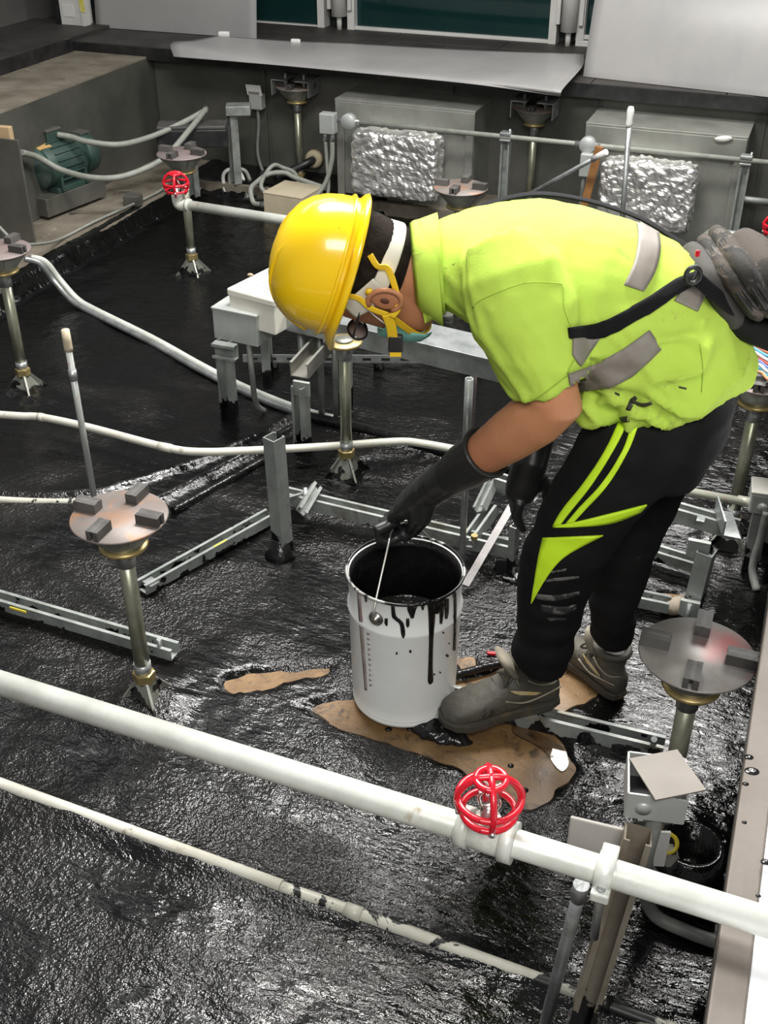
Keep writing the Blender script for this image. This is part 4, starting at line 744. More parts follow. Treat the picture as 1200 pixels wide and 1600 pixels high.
wp = [Z(u, v, .0015) for (u, v) in ((800, 1130), (830, 1142), (862, 1156), (883, 1174), (888, 1196), (878, 1206), (866, 1196), (852, 1176), (828, 1160), (802, 1146))]
wp = spline(wp+[wp[0]], 4)[:-1]; o = MB().prism(wp, (0, 0, .0025)).build('water_puddle', wm); tag(o, 'thin wet puddle on the bare concrete beside the strut', 'puddle')
# ================================================================== PAIL
pb = Z(631, 1083, .012); pb.z = .012
pail_h = Vz(887, Vector((pb.x, pb.y, 0)))-.012; RTOP, RBOT = .127, .1195
metal_white = mat('pail_white', (.90, .91, .88), .35, 0, (.84, .85, .82), 5, stain=[((.35, .34, .32), 16, .68, .78)])
e = PAIL = empty('paint_pail', pb, 'white metal pail of black tar hanging from the gloved hand', 'pail')
H_ = pail_h
prof = [(0, 0), (RBOT-.006, 0), (RBOT-.001, .004), (RBOT, .012), (RBOT-.002, .016), (RBOT+.001, .05), (RBOT+.005, H_*.72), (RBOT+.0085, H_*.745), (RBOT+.0085, H_*.76), (RBOT+.004, H_*.785), (RTOP-.002, H_-.012), (RTOP+.001, H_-.006)]
part('body', MB().lathe(prof+[(RTOP-.003, H_-.006), (RTOP-.007, H_-.03), (RBOT-.002, .01), (0, .01)], pb, n=64), metal_white, e)
part('rim', MB().lathe([(RTOP+.001+.0035*math.cos(t), H_-.003+.0035*math.sin(t)) for t in np.linspace(0, 2*math.pi, 9)[:-1]], pb, n=64, closed=True), mat('tarred_rim', (.4, .4, .38), .25, .3, (.008, .008, .008), 18, lo=.46, hi=.50), e)
part('tar_lining', MB().lathe([(RTOP-.0038, H_-.008), (RTOP-.0078, H_-.03), (RBOT-.0005, .13), (RBOT-.003, .13), (RTOP-.0090, H_-.03), (RTOP-.0050, H_-.008)], pb, n=64, closed=True), tarm, e)
part('tar_content', MB().lathe([(0, .20), (RTOP-.009, .20), (RTOP-.0085, .204), (RTOP-.0085, .19), (0, .19)], pb, n=64), tarm, e, 'glossy black tar inside')
ea = min((t for t in np.linspace(-3.14, 0, 400)), key=lambda t: abs(proj((pb.x+RTOP*math.cos(t), pb.y+RTOP*math.sin(t), pb.z+H_-.05))[0]-588)+abs(proj((pb.x+RTOP*math.cos(t), pb.y+RTOP*math.sin(t), pb.z+H_-.05))[1]-947)); ED = Vector((math.cos(ea), math.sin(ea), 0)); EN = Vector((-ED.y, ED.x, 0))
earz = pb.z+H_-.052
for s in (1, -1):
    c = Vector((pb.x, pb.y, earz))+ED*s*(RTOP-.0005); part('handle_ear', MB().lathe([(0, 0), (.017, 0), (.016, .004), (.008, .007), (.008, .011), (0, .012)], c, ED*s, 18), mat('ear_steel', (.35, .34, .31), .35, .8, (.1, .1, .1), 30), e)
GRIP = Z(619, 822, pb.z+H_+.085)
ctrl = [Vector((pb.x, pb.y, earz))+ED*(RTOP+.009), Vector((pb.x, pb.y, earz))+ED*(RTOP+.006)+UP*.035]
ctrl += [Vector((pb.x, pb.y, 0))*.45+Vector((GRIP.x, GRIP.y, 0))*.55+ED*.055+UP*(GRIP.z-.012), GRIP+ED*.018, GRIP-ED*.018, Vector((pb.x, pb.y, 0))*.45+Vector((GRIP.x, GRIP.y, 0))*.55-ED*.06+UP*(GRIP.z-.018), Vector((pb.x, pb.y, earz))-ED*(RTOP+.006)+UP*.035, Vector((pb.x, pb.y, earz))-ED*(RTOP+.009)]
part('handle', MB().tube(spline(ctrl, 8), .0023, 8), mat('handle_wire', (.6, .58, .53), .35, .8), e, 'thin steel wire handle')
def bvh_of(objs):
    vs = []; fs = []
    for o in objs:
        w = worldloc(o); k = len(vs); vs += [Vector(v.co)+w for v in o.data.vertices]; fs += [[i+k for i in p.vertices] for p in o.data.polygons]
    return BVHTree.FromPolygons(vs, fs)
def patch(name, bv, left, right, m, parent, nu=6, nv=3, off=.0012, thick=.0016, label=None, curve=True):
    """a thin appliqué laid on a surface between two edge lines surveyed on it"""
    lp = spline([Vector((*p, 0)) for p in left], nu) if curve else [Vector((*p, 0)) for p in left]; rp = spline([Vector((*p, 0)) for p in right], nu) if curve else [Vector((*p, 0)) for p in right]
    rows = []; last = None
    for a, b in zip(lp, rp):
        row = []
        for j in range(nv+1):
            q = a.lerp(b, j/nv); d = ray(q.x, q.y).normalized(); hit = bv.ray_cast(CAM, d)
            if hit[0] is None: row.append(None); continue
            n_ = hit[1] if hit[1].dot(d) < 0 else -hit[1]; row.append((hit[0], n_))
        rows.append(row)
    mb = MB(); idx = {}; quads = []
    for i, row in enumerate(rows):
        for j, q in enumerate(row):
            if q: idx[i, j] = len(mb.v); mb.v.append(q[0]+q[1]*(off+thick)); mb.v.append(q[0]+q[1]*(off-.002))
    for i in range(len(rows)-1):
        for j in range(nv):
            ks = [(i, j), (i, j+1), (i+1, j+1), (i+1, j)]
            if all(k in idx for k in ks):
                z = [mb.v[idx[k]] for k in ks]
                if max((z[0]-z[2]).length, (z[1]-z[3]).length) > .09: continue
                t = [idx[k] for k in ks]; mb.f.append(tuple(t)); mb.f.append(tuple(x+1 for x in t[::-1])); mb.sm += [True, True]
                quads.append(ks)
    ed = {}
    for ks in quads:
        for s in range(4): ed[(ks[s], ks[(s+1) % 4])] = 1
    for (a_, b_) in ed:
        if (b_, a_) not in ed: mb.f.append((idx[b_], idx[a_], idx[a_]+1, idx[b_]+1)); mb.sm.append(False)
    if not mb.f: return None
    return part(name, mb, m, parent, label)
bvp = bvh_of([o for o in PAIL.children if o.name.startswith(('body', 'rim'))])
def drip(pts, w): 
    L_ = [(x-w*k, y) for (x, y, k) in pts]; R_ = [(x+w*k, y) for (x, y, k) in pts]; patch('tar_drip', bvp, L_, R_, tarm, PAIL, 5, 3, .0005, .0025)
drip([(673, 935, 1.6), (674, 960, 1.3), (673, 1000, .8), (672, 1040, .8), (672, 1062, 1.0), (671, 1068, .4)], 4)
drip([(690, 936, 2.2), (688, 941, 2.4), (684, 950, 2.2), (680, 958, .8)], 4.5)
drip([(690, 940, 1), (689, 960, .9), (688, 974, .5)], 3); drip([(697, 935, 1), (697, 955, .9), (696, 966, .5)], 3)
drip([(645, 945, 2), (643, 952, 1.6), (644, 965, .5)], 4); drip([(614, 946, .8), (616, 962, 1), (622, 968, 1.2), (628, 975, 1), (630, 990, 1), (630, 996, .3)], 3.2)
drip([(637, 966, 1), (637, 975, 1), (637, 979, .3)], 2.5); drip([(604, 966, 1), (604, 973, 1), (605, 977, .3)], 2.2); drip([(661, 942, 1.2), (660, 947, .8), (660, 952, .4)], 3)
drip([(710, 925, 1), (710, 980, .8), (709, 1012, .8), (708, 1016, .3)], 1.8); drip([(572, 930, 1), (573, 940, .3)], 2)
for (u, v, r_) in ((698, 1024, 2.2), (692, 988, 1.3), (678, 1053, 1.2), (687, 1050, 1.2), (641, 1017, 2.0), (620, 1020, 1.5), (701, 1005, 1)): drip([(u, v-r_, .3), (u, v, 1), (u, v+r_, .3)], r_)
patch('seam_stripe', bvp, [(558, 922), (562, 980), (567, 1040), (570, 1078)], [(563.5, 923), (567.5, 981), (572, 1041), (574, 1079)], mat('seam_brown', (.25, .18, .17), .5, 0, (.4, .35, .33), 20), PAIL, 6, 2, .0004, .0006, 'brown side seam')
for k in range(11): patch('print_mark', bvp, [(574+.35*k+random.uniform(-1, 1), 988+k*8), (574.5+.35*k, 992+k*8)], [(578+.35*k+random.uniform(-1, 1), 988+k*8), (578+.35*k, 992+k*8)], mat('print_grey', (.5, .46, .45), .6), PAIL, 2, 1, .0003, .0004)

# ================================================================== WORKER
HD = -RT; LT = -FH                       # forward and left (towards the photographer) of the worker
O_ = Vector((-.295, 1.90, 0))
def S(u, v, lat=0.0):
    d = ray(u, v); t = (O_+LT*lat-CAM).dot(LT)/d.dot(LT); return CAM+d*t
def pxvec(c, v):                          # image shift of a small world step at c
    a = proj(c); b = proj(Vector(c)+Vector(v)*.01); return Vector(((b[0]-a[0])*100, (b[1]-a[1])*100))
PERSON = empty('person', Vector((O_.x, O_.y, .02)), 'worker in yellow helmet, lime shirt and black trousers bending over the pail', 'person')
skin = mat('skin', (.50, .22, .105), .5, 0, (.43, .175, .085), 9, sub=.08, bump=.04, bs=200)
hivis = mat('lime_shirt', (.50, .70, .095), .75, 0, (.45, .64, .08), 4, stain=[((.26, .30, .08), 11, .60, .74), ((.03, .03, .015), 15, .68, .70)], bump=.12, bs=300, spec=.2)
trous = mat('black_trousers', (.0045, .0045, .005), .8, 0, (.009, .009, .009), 6, spec=.2, stain=[((.10, .10, .10), 20, .70, .76)])
glove = mat('rubber_glove', (.013, .013, .013), .38, 0, (.020, .02, .02), 9, bump=.08, bs=30)
helm = mat('helmet_yellow', (1.0, .64, .006), .25, 0, stain=[((.25, .05, .01), 30, .745, .76)], coat=.5)
# --- torso sections from back line / belly line
def torso_sections(rows):
    out = []
    for (du, dv, vu, vv, lat, W_) in rows:
        D_, V_ = S(du, dv, lat), S(vu, vv, lat); sag = (D_-V_).normalized(); c = (D_+V_)/2
        n = Vector((du-vu, dv-vv)); half = n.length/2; n.normalize()
        s_ = abs(pxvec(c, sag).dot(n)); w_ = abs(pxvec(c, LT).dot(n))*W_
        a = math.sqrt(max(half*half-w_*w_, (half*.35)**2))/s_
        out.append((c, sag*a, LT*W_))
    return out
TORSO = [(655, 362, 664, 470, 0, .065), (690, 338, 690, 480, 0, .10), (735, 320, 730, 500, 0, .155), (790, 306, 785, 530, 0, .188), (850, 301, 845, 555, 0, .195), (925, 315, 885, 575, 0, .19), (1000, 341, 895, 600, 0, .182), (1070, 380, 900, 625, 0, .178), (1128, 440, 915, 640, 0, .178), (1156, 500, 925, 645, 0, .18)]
TS = torso_sections(TORSO)
TS += [(S(1038, 574, 0), (S(1170, 538, 0)-S(908, 618, 0))*.5, LT*.178), (S(1040, 590, 0), (S(1160, 564, 0)-S(908, 630, 0))*.5, LT*.176)]
shL = S(798, 430, .16); elL = S(868, 632, .22); wrL = S(708, 742, .10)
shR = S(800, 380, -.16); elR = S(850, 600, -.17); wrR = S(828, 725, -.06)
sh_m = MB().loft(TS, 36)
def limb(mb, pts, n=20):
    """pts = [(centre, radius)] round limb"""
    m = len(pts); P = [p[0] for p in pts]; x = None; secs = []
    for i in range(m):
        d = (P[min(i+1, m-1)]-P[max(i-1, 0)]).normalized()
        if x is None: x, y, _ = basis(d)
        else: x = (x-d*x.dot(d)).normalized(); y = d.cross(x)
        secs.append((P[i], x*pts[i][1], y*pts[i][1]))
    return mb.loft(secs, n)
# sleeves, widening to the hem
upd = (elL-shL).normalized()
hemL = S(858, 602, .20)
limb(sh_m, [(shL-upd*.05+LT*-.03, .055), (shL-LT*.01, .082), (shL.lerp(hemL, .35), .092), (shL.lerp(hemL, .7), .080), (hemL, .068)])
limb(sh_m, [(shR, .07), (shR.lerp(elR, .5), .075), (shR.lerp(elR, .8), .075)])
# cloth folds: rolls of slack fabric
def fold(pxs, lat, r): limb(sh_m, [(S(u, v, lat), r*k) for (u, v, k) in pxs], 10)
for pxs, lat, r in [([(905, 480, .3), (945, 500, 1), (1000, 520, .8), (1050, 530, .2)], .155, .03), ([(1000, 570, .3), (1050, 545, 1), (1090, 515, .6), (1105, 500, .2)], .13, .028), ([(905, 545, .3), (950, 530, 1), (1010, 500, .3)], .16, .025), ([(930, 632, .3), (990, 610, 1), (1060, 570, .8), (1110, 530, .2)], .15, .022), ([(905, 622, .7), (925, 640, 1), (960, 652, .5)], .12, .030)]: fold(pxs, lat, r)
AXD = (S(900, 500)-S(1090, 620)).normalized()
def shirt_disp(p, n):
    q = p+PERSON.location; w = max(0, min(1, (q-S(840, 440)).dot(-AXD)/.25)); k = noise.noise(q*3.1+Vector((5, 0, 0)))
    a = q.dot(AXD); b_ = q.dot(UP)*1.0+q.dot(LT)*.6
    d1 = noise.noise(Vector((a*5+b_*9, b_*22-a*12, q.dot(LT)*4))); d2 = noise.noise(Vector((a*9-b_*4, b_*34-a*26, 3+q.dot(LT)*5)))
    r1 = max(0, 1-abs(d1)*2.8)**1.5; r2 = max(0, 1-abs(d2)*2.8)**1.5
    g = .5+.5*w; g *= .5+.5*max(-1, min(1, (-n.z+.75)*2))
    return g*(.016*r1*(.7+k)+.007*r2)+.002*noise.noise(q*11)+.0008*noise.noise(q*40)-.003
SHIRT = part('shirt', sh_m, hivis, PERSON, 'lime high visibility polo shirt'); remesh(SHIRT, .0068, 7, .5, shirt_disp)
# collar
nb = TS[0]; ck = MB(); cdir = (S(640, 408, 0)-S(690, 415, 0)).normalized()
cc = S(664, 415, 0)
def collar_ring(k, c, ra, rb, d, n=40):
    sag = nb[1].normalized(); return [c+sag*ra*math.cos(2*math.pi*i/n)+LT*rb*math.sin(2*math.pi*i/n) for i in range(n)]
n_ = 40; rg = []
for (c, ra, rb) in [(S(690, 412), .083, .100), (S(664, 412), .074, .080), (S(645, 414), .071, .074), (S(652, 416), .078, .083), (S(684, 424), .094, .106)]:
    rg.append(collar_ring(0, c, ra, rb, None))
vs = [p for g in rg for p in g]; ck.add(vs, [(i*n_+k, i*n_+(k+1) % n_, (i+1)*n_+(k+1) % n_, (i+1)*n_+k) for i in range(len(rg)-1) for k in range(n_)], True)
COLR = part('collar', ck, hivis, PERSON, 'turned down lime collar'); md = COLR.modifiers.new('th', 'SOLIDIFY'); md.thickness = .003
# collar points hanging at the throat
tipm = MB().add([S(652, 450, .05), S(700, 470, .08), S(664, 506, .045), S(655, 462, .035), S(652, 450, -.03), S(668, 500, -.02)], [(0, 1, 2, 3)], False)
tipm.loft([(S(690, 455, .06), HD*.002+UP*.03, LT*.03), (S(676, 470, .055), HD*.012+UP*.028, LT*.022), (S(667, 498, .045), UP*.008, LT*.006)], 12)
part('collar_point', tipm, hivis, PERSON)
# --- body (one skin)
bd = MB()
bd.loft([(c, a*.86, b*.86) for (c, a, b) in TS], 28)

uH = (HD*.955+UP*.30).normalized(); fH = (HD*.30-UP*.955).normalized(); uH = (uH+LT*.03).normalized(); fH = (fH-uH*fH.dot(uH)).normalized(); fH = (fH-LT*.30); fH = (fH-uH*fH.dot(uH)).normalized(); lH = uH.cross(fH); lH = lH if lH.dot(LT) > 0 else -lH
HC = S(586, 474, .078)-lH*.080
def hp(f, l, u): return HC+fH*f+lH*l+uH*u
head = [(-.122, .050, .022, .018), (-.112, .046, .042, .036), (-.09, .036, .062, .050), (-.06, .022, .080, .061), (-.03, .010, .090, .067), (0, .002, .096, .0715), (.03, -.002, .098, .075), (.06, -.002, .094, .074), (.09, -.002, .078, .062), (.112, -.002, .045, .036)]
bd.loft([(hp(f, 0, u), fH*a, lH*b) for (u, f, a, b) in head], 32)
bd.loft([(hp(.088, 0, .02), uH*.012, lH*.008), (hp(.100, 0, -.005), uH*.012, lH*.011), (hp(.104, 0, -.025), uH*.012, lH*.016), (hp(.088, 0, -.04), uH*.006, lH*.012)], 14)
limb(bd, [(hp(-.03, 0, -.01), .062), (hp(-.03, 0, -.07), .058), (S(655, 418, 0), .058), (S(700, 420, 0), .066)])
for s in (1, -1):
    ce = hp(-.012, s*.076, -.012); bd.loft([(ce+lH*s*-.012, fH*.012, uH*.022), (ce+lH*s*.004-fH*.004, fH*.016, uH*.030), (ce+lH*s*.012-fH*.008, fH*.024, uH*.032), (ce+lH*s*.016-fH*.010, fH*.018, uH*.026)], 18)
limb(bd, [(shL, .055), (shL.lerp(elL, .5), .050), (shL.lerp(elL, .82), .048), (elL+UP*.002, .0475), (elL.lerp(wrL, .16), .050), (elL.lerp(wrL, .4), .047), (elL.lerp(wrL, .72), .038), (wrL, .031)])
limb(bd, [(shR, .055), (shR.lerp(elR, .5), .047), (elR, .042), (elR.lerp(wrR, .4), .041), (wrR, .03)])
hipL, hipR = S(1060, 640, .09), S(1070, 610, -.09)
knL, knR = S(880, 862, .085), S(975, 850, -.082)
anL, anR = S(848, 1015, .07), S(958, 985, -.075)
limb(bd, [(hipL, .07), (hipL.lerp(knL, .5), .06), (knL, .05), (knL.lerp(anL, .5), .045), (anL, .035)])
limb(bd, [(hipR, .06), (hipR.lerp(knR, .5), .045), (knR, .036), (knR.lerp(anR, .5), .034), (anR, .03)])
BODY = part('body', bd, skin, PERSON); remesh(BODY, .0055, 4)
# ear whorl
for s in (1, -1):
    ce = hp(-.02, s*.092, -.012); pts = [ce+fH*(.024*math.cos(t)+.004*math.sin(t))+uH*.028*math.sin(t) for t in np.linspace(.9, 5.6, 16)]
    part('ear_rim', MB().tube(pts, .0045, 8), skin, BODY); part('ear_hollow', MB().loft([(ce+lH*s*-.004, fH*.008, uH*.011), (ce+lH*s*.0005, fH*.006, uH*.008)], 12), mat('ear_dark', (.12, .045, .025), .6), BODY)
# hair: close cap over the back and sides
hr = MB(); secs = []
for (u, f, a, b) in head[4:]:
    secs.append((hp(f-.010, 0, u), fH*(a+.000), lH*(b+.0035)))
secs[0] = (hp(-.035, 0, -.035), fH*.062, lH*.064); secs[1] = (hp(-.022, 0, -.005), fH*.078, lH*.0735)
hr.loft(secs, 32); HAIR = part('hair', hr, mat('hair_black', (.012, .009, .007), .9, 0, (.025, .018, .014), 60, bump=.4, bs=300, spec=.1), PERSON, 'short black hair')
# --- trousers
tr = MB()
tr.loft([(S(1085, 560, 0), (S(1160, 560, 0)-S(1060, 560, 0))*.5+UP*.02, LT*.155), (S(1070, 620, 0), (S(1150, 580)-S(1000, 650))*.5, LT*.165), (S(1050, 670, 0), (S(1120, 650)-S(960, 680))*.5, LT*.16), (S(1020, 720, 0), (S(1080, 720)-S(930, 720))*.45, LT*.14)], 30)
def leg(rows, lat):
    m = len(rows); secs = []
    for i, (uf, ub, v0, v1, l, w) in enumerate(rows):
        a, b = S(uf, v0, l), S(ub, v1, l); secs.append(((a+b)/2, (a-b)/2, LT*w))
    tr.loft(secs, 26)
leg([(935, 1135, 640, 615, .075, .085), (900, 1085, 690, 690, .085, .088), (868, 1050, 750, 745, .088, .085), (838, 1000, 810, 800, .088, .080), (818, 965, 855, 850, .088, .075), (812, 940, 895, 890, .085, .070), (810, 920, 940, 930, .08, .066), (808, 905, 985, 970, .075, .062), (800, 895, 1020, 1012, .07, .060), (803, 886, 1040, 1036, .07, .058)], .085)
leg([(990, 1160, 610, 580, -.085, .085), (970, 1120, 680, 660, -.088, .085), (955, 1082, 750, 735, -.088, .082), (940, 1052, 810, 800, -.085, .076), (930, 1028, 860, 850, -.082, .07), (925, 1010, 910, 905, -.08, .062), (922, 995, 950, 945, -.078, .058), (922, 992, 985, 980, -.078, .055), (925, 990, 1005, 1000, -.078, .053)], -.085)
def tdisp(p, n):
    q = p+PERSON.location; k = max(0, min(1, (.55-q.z)/.3))
    return .005*noise.noise(q*9)+(.003+.006*k)*noise.noise(Vector((q.x*9, q.y*9, q.z*26)))+.002*noise.noise(q*30)
TROU = part('trousers', tr, trous, PERSON, 'black work trousers with lime piping'); remesh(TROU, .0075, 6, .5, tdisp)
neon = mat('neon_piping', (.62, .92, .02), .6, 0, (.55, .85, .02), 5, stain=[((.01, .01, .01), 22, .74, .76)])
bvt = bvh_of([TROU])
patch('piping', bvt, [(966, 662), (945, 705), (912, 755), (880, 795), (864, 822)], [(980, 664), (957, 707), (924, 759), (893, 798), (876, 820)], neon, PERSON, 6, 3)
patch('piping', bvt, [(987, 664), (972, 705), (940, 755), (905, 793), (884, 818)], [(998, 664), (981, 706), (950, 757), (916, 795), (896, 817)], neon, PERSON, 6, 3)
patch('piping', bvt, [(864, 822), (900, 815), (950, 803), (1010, 788)], [(866, 824), (902, 823), (955, 817), (1000, 800)], neon, PERSON, 6, 3)
patch('side_flash', bvt, [(849, 840), (842, 870), (836, 905), (830, 943)], [(942, 836), (885, 868), (856, 900), (832, 941)], neon, PERSON, 8, 8, label='lime flash on the shin')
scuff = mat('pale_scuff', (.13, .125, .115), .8, 0, (.02, .02, .02), 45, lo=.45, hi=.52)
for L_, R_ in [([(850, 905), (880, 902), (905, 900)], [(850, 909), (880, 907), (905, 903)]), ([(838, 928), (870, 930), (905, 924)], [(838, 936), (870, 939), (905, 929)]), ([(845, 945), (880, 948), (900, 944)], [(846, 956), (880, 960), (900, 952)]), ([(860, 893), (885, 888)], [(860, 896), (885, 891)]), ([(855, 965), (885, 966)], [(855, 970), (885, 969)])]: patch('dried_scuff', bvt, L_, R_, scuff, TROU, 6, 3, .0006, .0006)
# reflective bands on shirt
bvs = bvh_of([SHIRT]); refl = mat('reflective_tape', (.25, .222, .19), .55, 0, (.20, .178, .15), 6)
patch('reflective_band', bvs, [(991, 338), (996, 370), (990, 410), (974, 446)], [(1027, 358), (1030, 390), (1022, 425), (1004, 456)], refl, PERSON, 8, 6, .003)
patch('reflective_band', bvs, [(886, 584), (930, 568), (975, 543), (1013, 516)], [(890, 610), (925, 610), (980, 592), (1032, 545)], refl, PERSON, 8, 6, .0035)
seamm = mat('shirt_seam', (.33, .48, .05), .8)
for c_ in ([(738, 480), (752, 467), (813, 443), (850, 441), (878, 443)], [(878, 443), (880, 481), (891, 513), (898, 550), (885, 583)], [(1093, 537), (1097, 570), (1095, 612)], [(806, 632), (840, 620), (884, 586)]): patch('seam', bvs, c_, [(x+1.6, y+1.6) for (x, y) in c_], seamm, SHIRT, 6, 1, .0006, .0006)
patch('reflective_band', bvs, [(1076, 438), (1052, 470)], [(1102, 458), (1088, 487)], refl, PERSON, 6, 5, .003)
patch('reflective_band', bvs, [(894, 520), (893, 555)], [(940, 522), (905, 572)], refl, PERSON, 5, 5, .003)
# tar smears on shirt hem
smear = mat('shirt_smear', (.03, .03, .02), .5)
for L_, R_ in [([(985, 622), (1003, 630), (1018, 627)], [(986, 628), (1003, 636), (1020, 631)]), ([(978, 640), (983, 626), (992, 618)], [(985, 642), (991, 630), (996, 622)]), ([(968, 652), (980, 650)], [(972, 661), (984, 658)]), ([(960, 612), (968, 615)], [(961, 616), (968, 619)]), ([(1060, 603), (1072, 606)], [(1061, 606), (1072, 609)])]: patch('tar_smear', bvs, L_, R_, smear, SHIRT, 4, 2, .0006, .0006)
# --- gauntlet glove L
gl_ = MB(); wd = (wrL-elL).normalized(); cuff = elL.lerp(wrL, .66)
kn = GRIP+UP*.062+RT*.026+LT*.004
pd = (kn-wrL).normalized(); gx_ = (ED-pd*ED.dot(pd)).normalized(); gx_ = gx_ if gx_.dot(LT) > 0 else -gx_; gn = pd.cross(gx_); gn = gn if gn.z > 0 else -gn
limb(gl_, [(cuff, .048), (cuff.lerp(wrL, .6), .044), (wrL, .038), (wrL.lerp(kn, .30), .036), (wrL.lerp(kn, .55), .034)])
gl_.loft([(wrL.lerp(kn, .25), gx_*.038, gn*.036), (wrL.lerp(kn, .6), gx_*.053, gn*.035), (wrL.lerp(kn, .88), gx_*.056, gn*.029), (kn+pd*.006, gx_*.052, gn*.021)], 22)
for i in range(4):
    k = 1.5-i; L_ = [.92, 1.05, 1.0, .85][i]; off = ED*k*.0255; b0 = kn+gx_*k*.0275-pd*.006-gn*.002; g0 = GRIP+off
    pts = [(b0, .0145), (b0+pd*.014*L_+gn*.002, .0155), (b0+pd*.030*L_-gn*.010, .0145), (g0-RT*.022+UP*.014, .0145), (g0-RT*.017-UP*.010, .0132), (g0+RT*.004-UP*.018, .0120), (g0+RT*.022-UP*.006, .0105)]
    limb(gl_, pts, 14)
th = wrL.lerp(kn, .45)+gx_*.038-gn*.014
limb(gl_, [(th-gx_*.012, .021), (th+pd*.026+gx_*.008-gn*.018, .019), (GRIP+RT*.036+LT*.030+UP*.014, .0172), (GRIP+RT*.016+LT*.030-UP*.002, .0155), (GRIP+RT*.000+LT*.026-UP*.010, .0115)], 14)
GLV = part('glove', gl_, glove, PERSON, 'long black rubber glove gripping the pail handle'); remesh(GLV, .0030, 2, .5, lambda p, n: .0012*noise.noise((p+PERSON.location)*38)+.0012*noise.noise((p+PERSON.location)*16))
x_, y_, d_ = basis(wd); part('glove_cuff', MB().tube([cuff+(x_*math.cos(t)+y_*math.sin(t))*.047 for t in np.linspace(0, 2*math.pi, 30)], .004, 8, False), glove, GLV)
# --- right glove on the knee
gr = MB(); limb(gr, [(elR.lerp(wrR, .6), .042), (wrR, .036), (wrR+HD*.01-UP*.05, .036), (wrR+HD*.018-UP*.08, .03)])
for i in range(4): b0 = wrR+HD*.018-UP*.07+LT*(1.5-i)*.02; limb(gr, [(b0, .0125), (b0-UP*.035+HD*.006, .012), (b0-UP*.06-HD*.004, .0105), (b0-UP*.075-HD*.014, .008)], 10)
limb(gr, [(wrR-UP*.03-HD*.02, .016), (wrR-UP*.06-HD*.04, .014), (wrR-UP*.085-HD*.04, .010)], 10)
GR2 = part('glove', gr, glove, PERSON, 'far black glove resting before the knee'); remesh(GR2, .0045, 3)
# --- helmet
hb = (.010, .014)                        # offsets of the shell on the head
HO = hp(.012, 0, .056); hm = MB(); secs = []
tilt = .0
for (k, z_) in [(1.0, 0), (1.0, .022), (.985, .043), (.94, .067), (.86, .088), (.73, .107), (.55, .121), (.33, .130), (.10, .134)]:
    secs.append((HO+uH*z_-fH*.004*k, fH*.128*k, lH*.108*k))
HELM = MB().loft(secs, 48).build('helmet', helm, PERSON); HELM['label'] = 'yellow hard hat'
# brim ring and peak
bm_ = MB(); n_ = 64; rings = []
for (dr, dz) in [(0.0, .010), (.008, .004), (.012, -.002), (.008, -.006), (0.0, -.002), (-.008, .0)]:
    g = []
    for i in range(n_):
        t = 2*math.pi*i/n_; c, s = math.cos(t), math.sin(t); pk = max(0, c)**4; ext = dr*(1+0*pk)+(.036*pk if dr >= .008 else .0)
        g.append(HO-fH*.004+fH*(.128+ext)*c+lH*(.108+dr)*s+uH*(dz-.020*pk*(1 if dr >= .008 else .2)))
    rings.append(g)
vs = [p for g in rings for p in g]; bm_.add(vs, [(i*n_+k, i*n_+(k+1) % n_, ((i+1) % 6)*n_+(k+1) % n_, ((i+1) % 6)*n_+k) for i in range(6) for k in range(n_)], True); part('brim', bm_, helm, HELM)
part('shell_rib', MB().tube([HO-fH*.004+uH*.020+fH*.1295*math.cos(t)+lH*.1095*math.sin(t) for t in np.linspace(0, 2*math.pi, 60)], .0035, 8, False), helm, HELM)
for l_ in (.045, -.045):
    part('crown_ridge', MB().tube([HO+lH*l_*1.0+fH*.120*math.cos(t)*.985+uH*(.010+.117*math.sin(t)) for t in np.linspace(.25, 2.9, 26)], .004, 8), helm, HELM)
strapw = mat('harness_white', (.62, .59, .50), .5, 0, (.55, .52, .44), 8)
def ribbon(pts, nrm, w, t, m, parent, name, label=None):
    P = spline(pts, 6); mb = MB(); secs = []
    for i in range(len(P)):
        d = (P[min(i+1, len(P)-1)]-P[max(i-1, 0)]).normalized(); n = nrm(P[i]) if callable(nrm) else Vector(nrm); n = (n-d*n.dot(d)).normalized(); s = d.cross(n); secs.append((P[i], s*w/2, n*t/2))
    mb.loft(secs, 12, 5); return part(name, mb, m, parent, label)
# head band behind the head
hbp = []
for t in np.linspace(1.5, 4.75, 14): hbp.append(hp(-.008+.092*math.cos(t), .081*math.sin(t), .006-.012*max(0, -math.cos(t))))
ribbon(hbp, lambda p: (p-HC-uH*uH.dot(p-HC)), .028, .004, strapw, HELM, 'head_band', 'white head band at the nape')
ribbon([hp(.03, .082, .040), hp(.0, .086, .022), hp(-.04, .080, .0)], lH, .042, .003, strapw, HELM, 'harness_side')
ribbon([hp(.03, -.082, .040), hp(.0, -.086, .022), hp(-.04, -.080, .0)], lH, .042, .003, strapw, HELM, 'harness_side')
yst = mat('strap_yellow', (.85, .55, .02), .45, coat=.2)
JN = S(606, 492, .088)
ribbon([S(538, 462, .086), S(560, 466, .090), S(580, 482, .090), JN], lH, .011, .0028, yst, HELM, 'chin_strap')
ribbon([S(578, 398, .088), S(590, 416, .094), S(606, 420, .094), S(618, 452, .094), S(622, 480, .092), S(612, 496, .090)], lH, .011, .0028, yst, HELM, 'chin_strap')
ribbon([JN+uH*.002, S(611, 510, .08), S(614, 530, .07), S(616, 540, .065)], lH, .018, .003, yst, HELM, 'chin_strap')
ribbon([JN, hp(.066, .05, -.098), hp(.078, 0, -.122), hp(.066, -.05, -.098), hp(.03, -.085, -.03)], lambda p: p-HC, .013, .0028, yst, HELM, 'chin_strap')
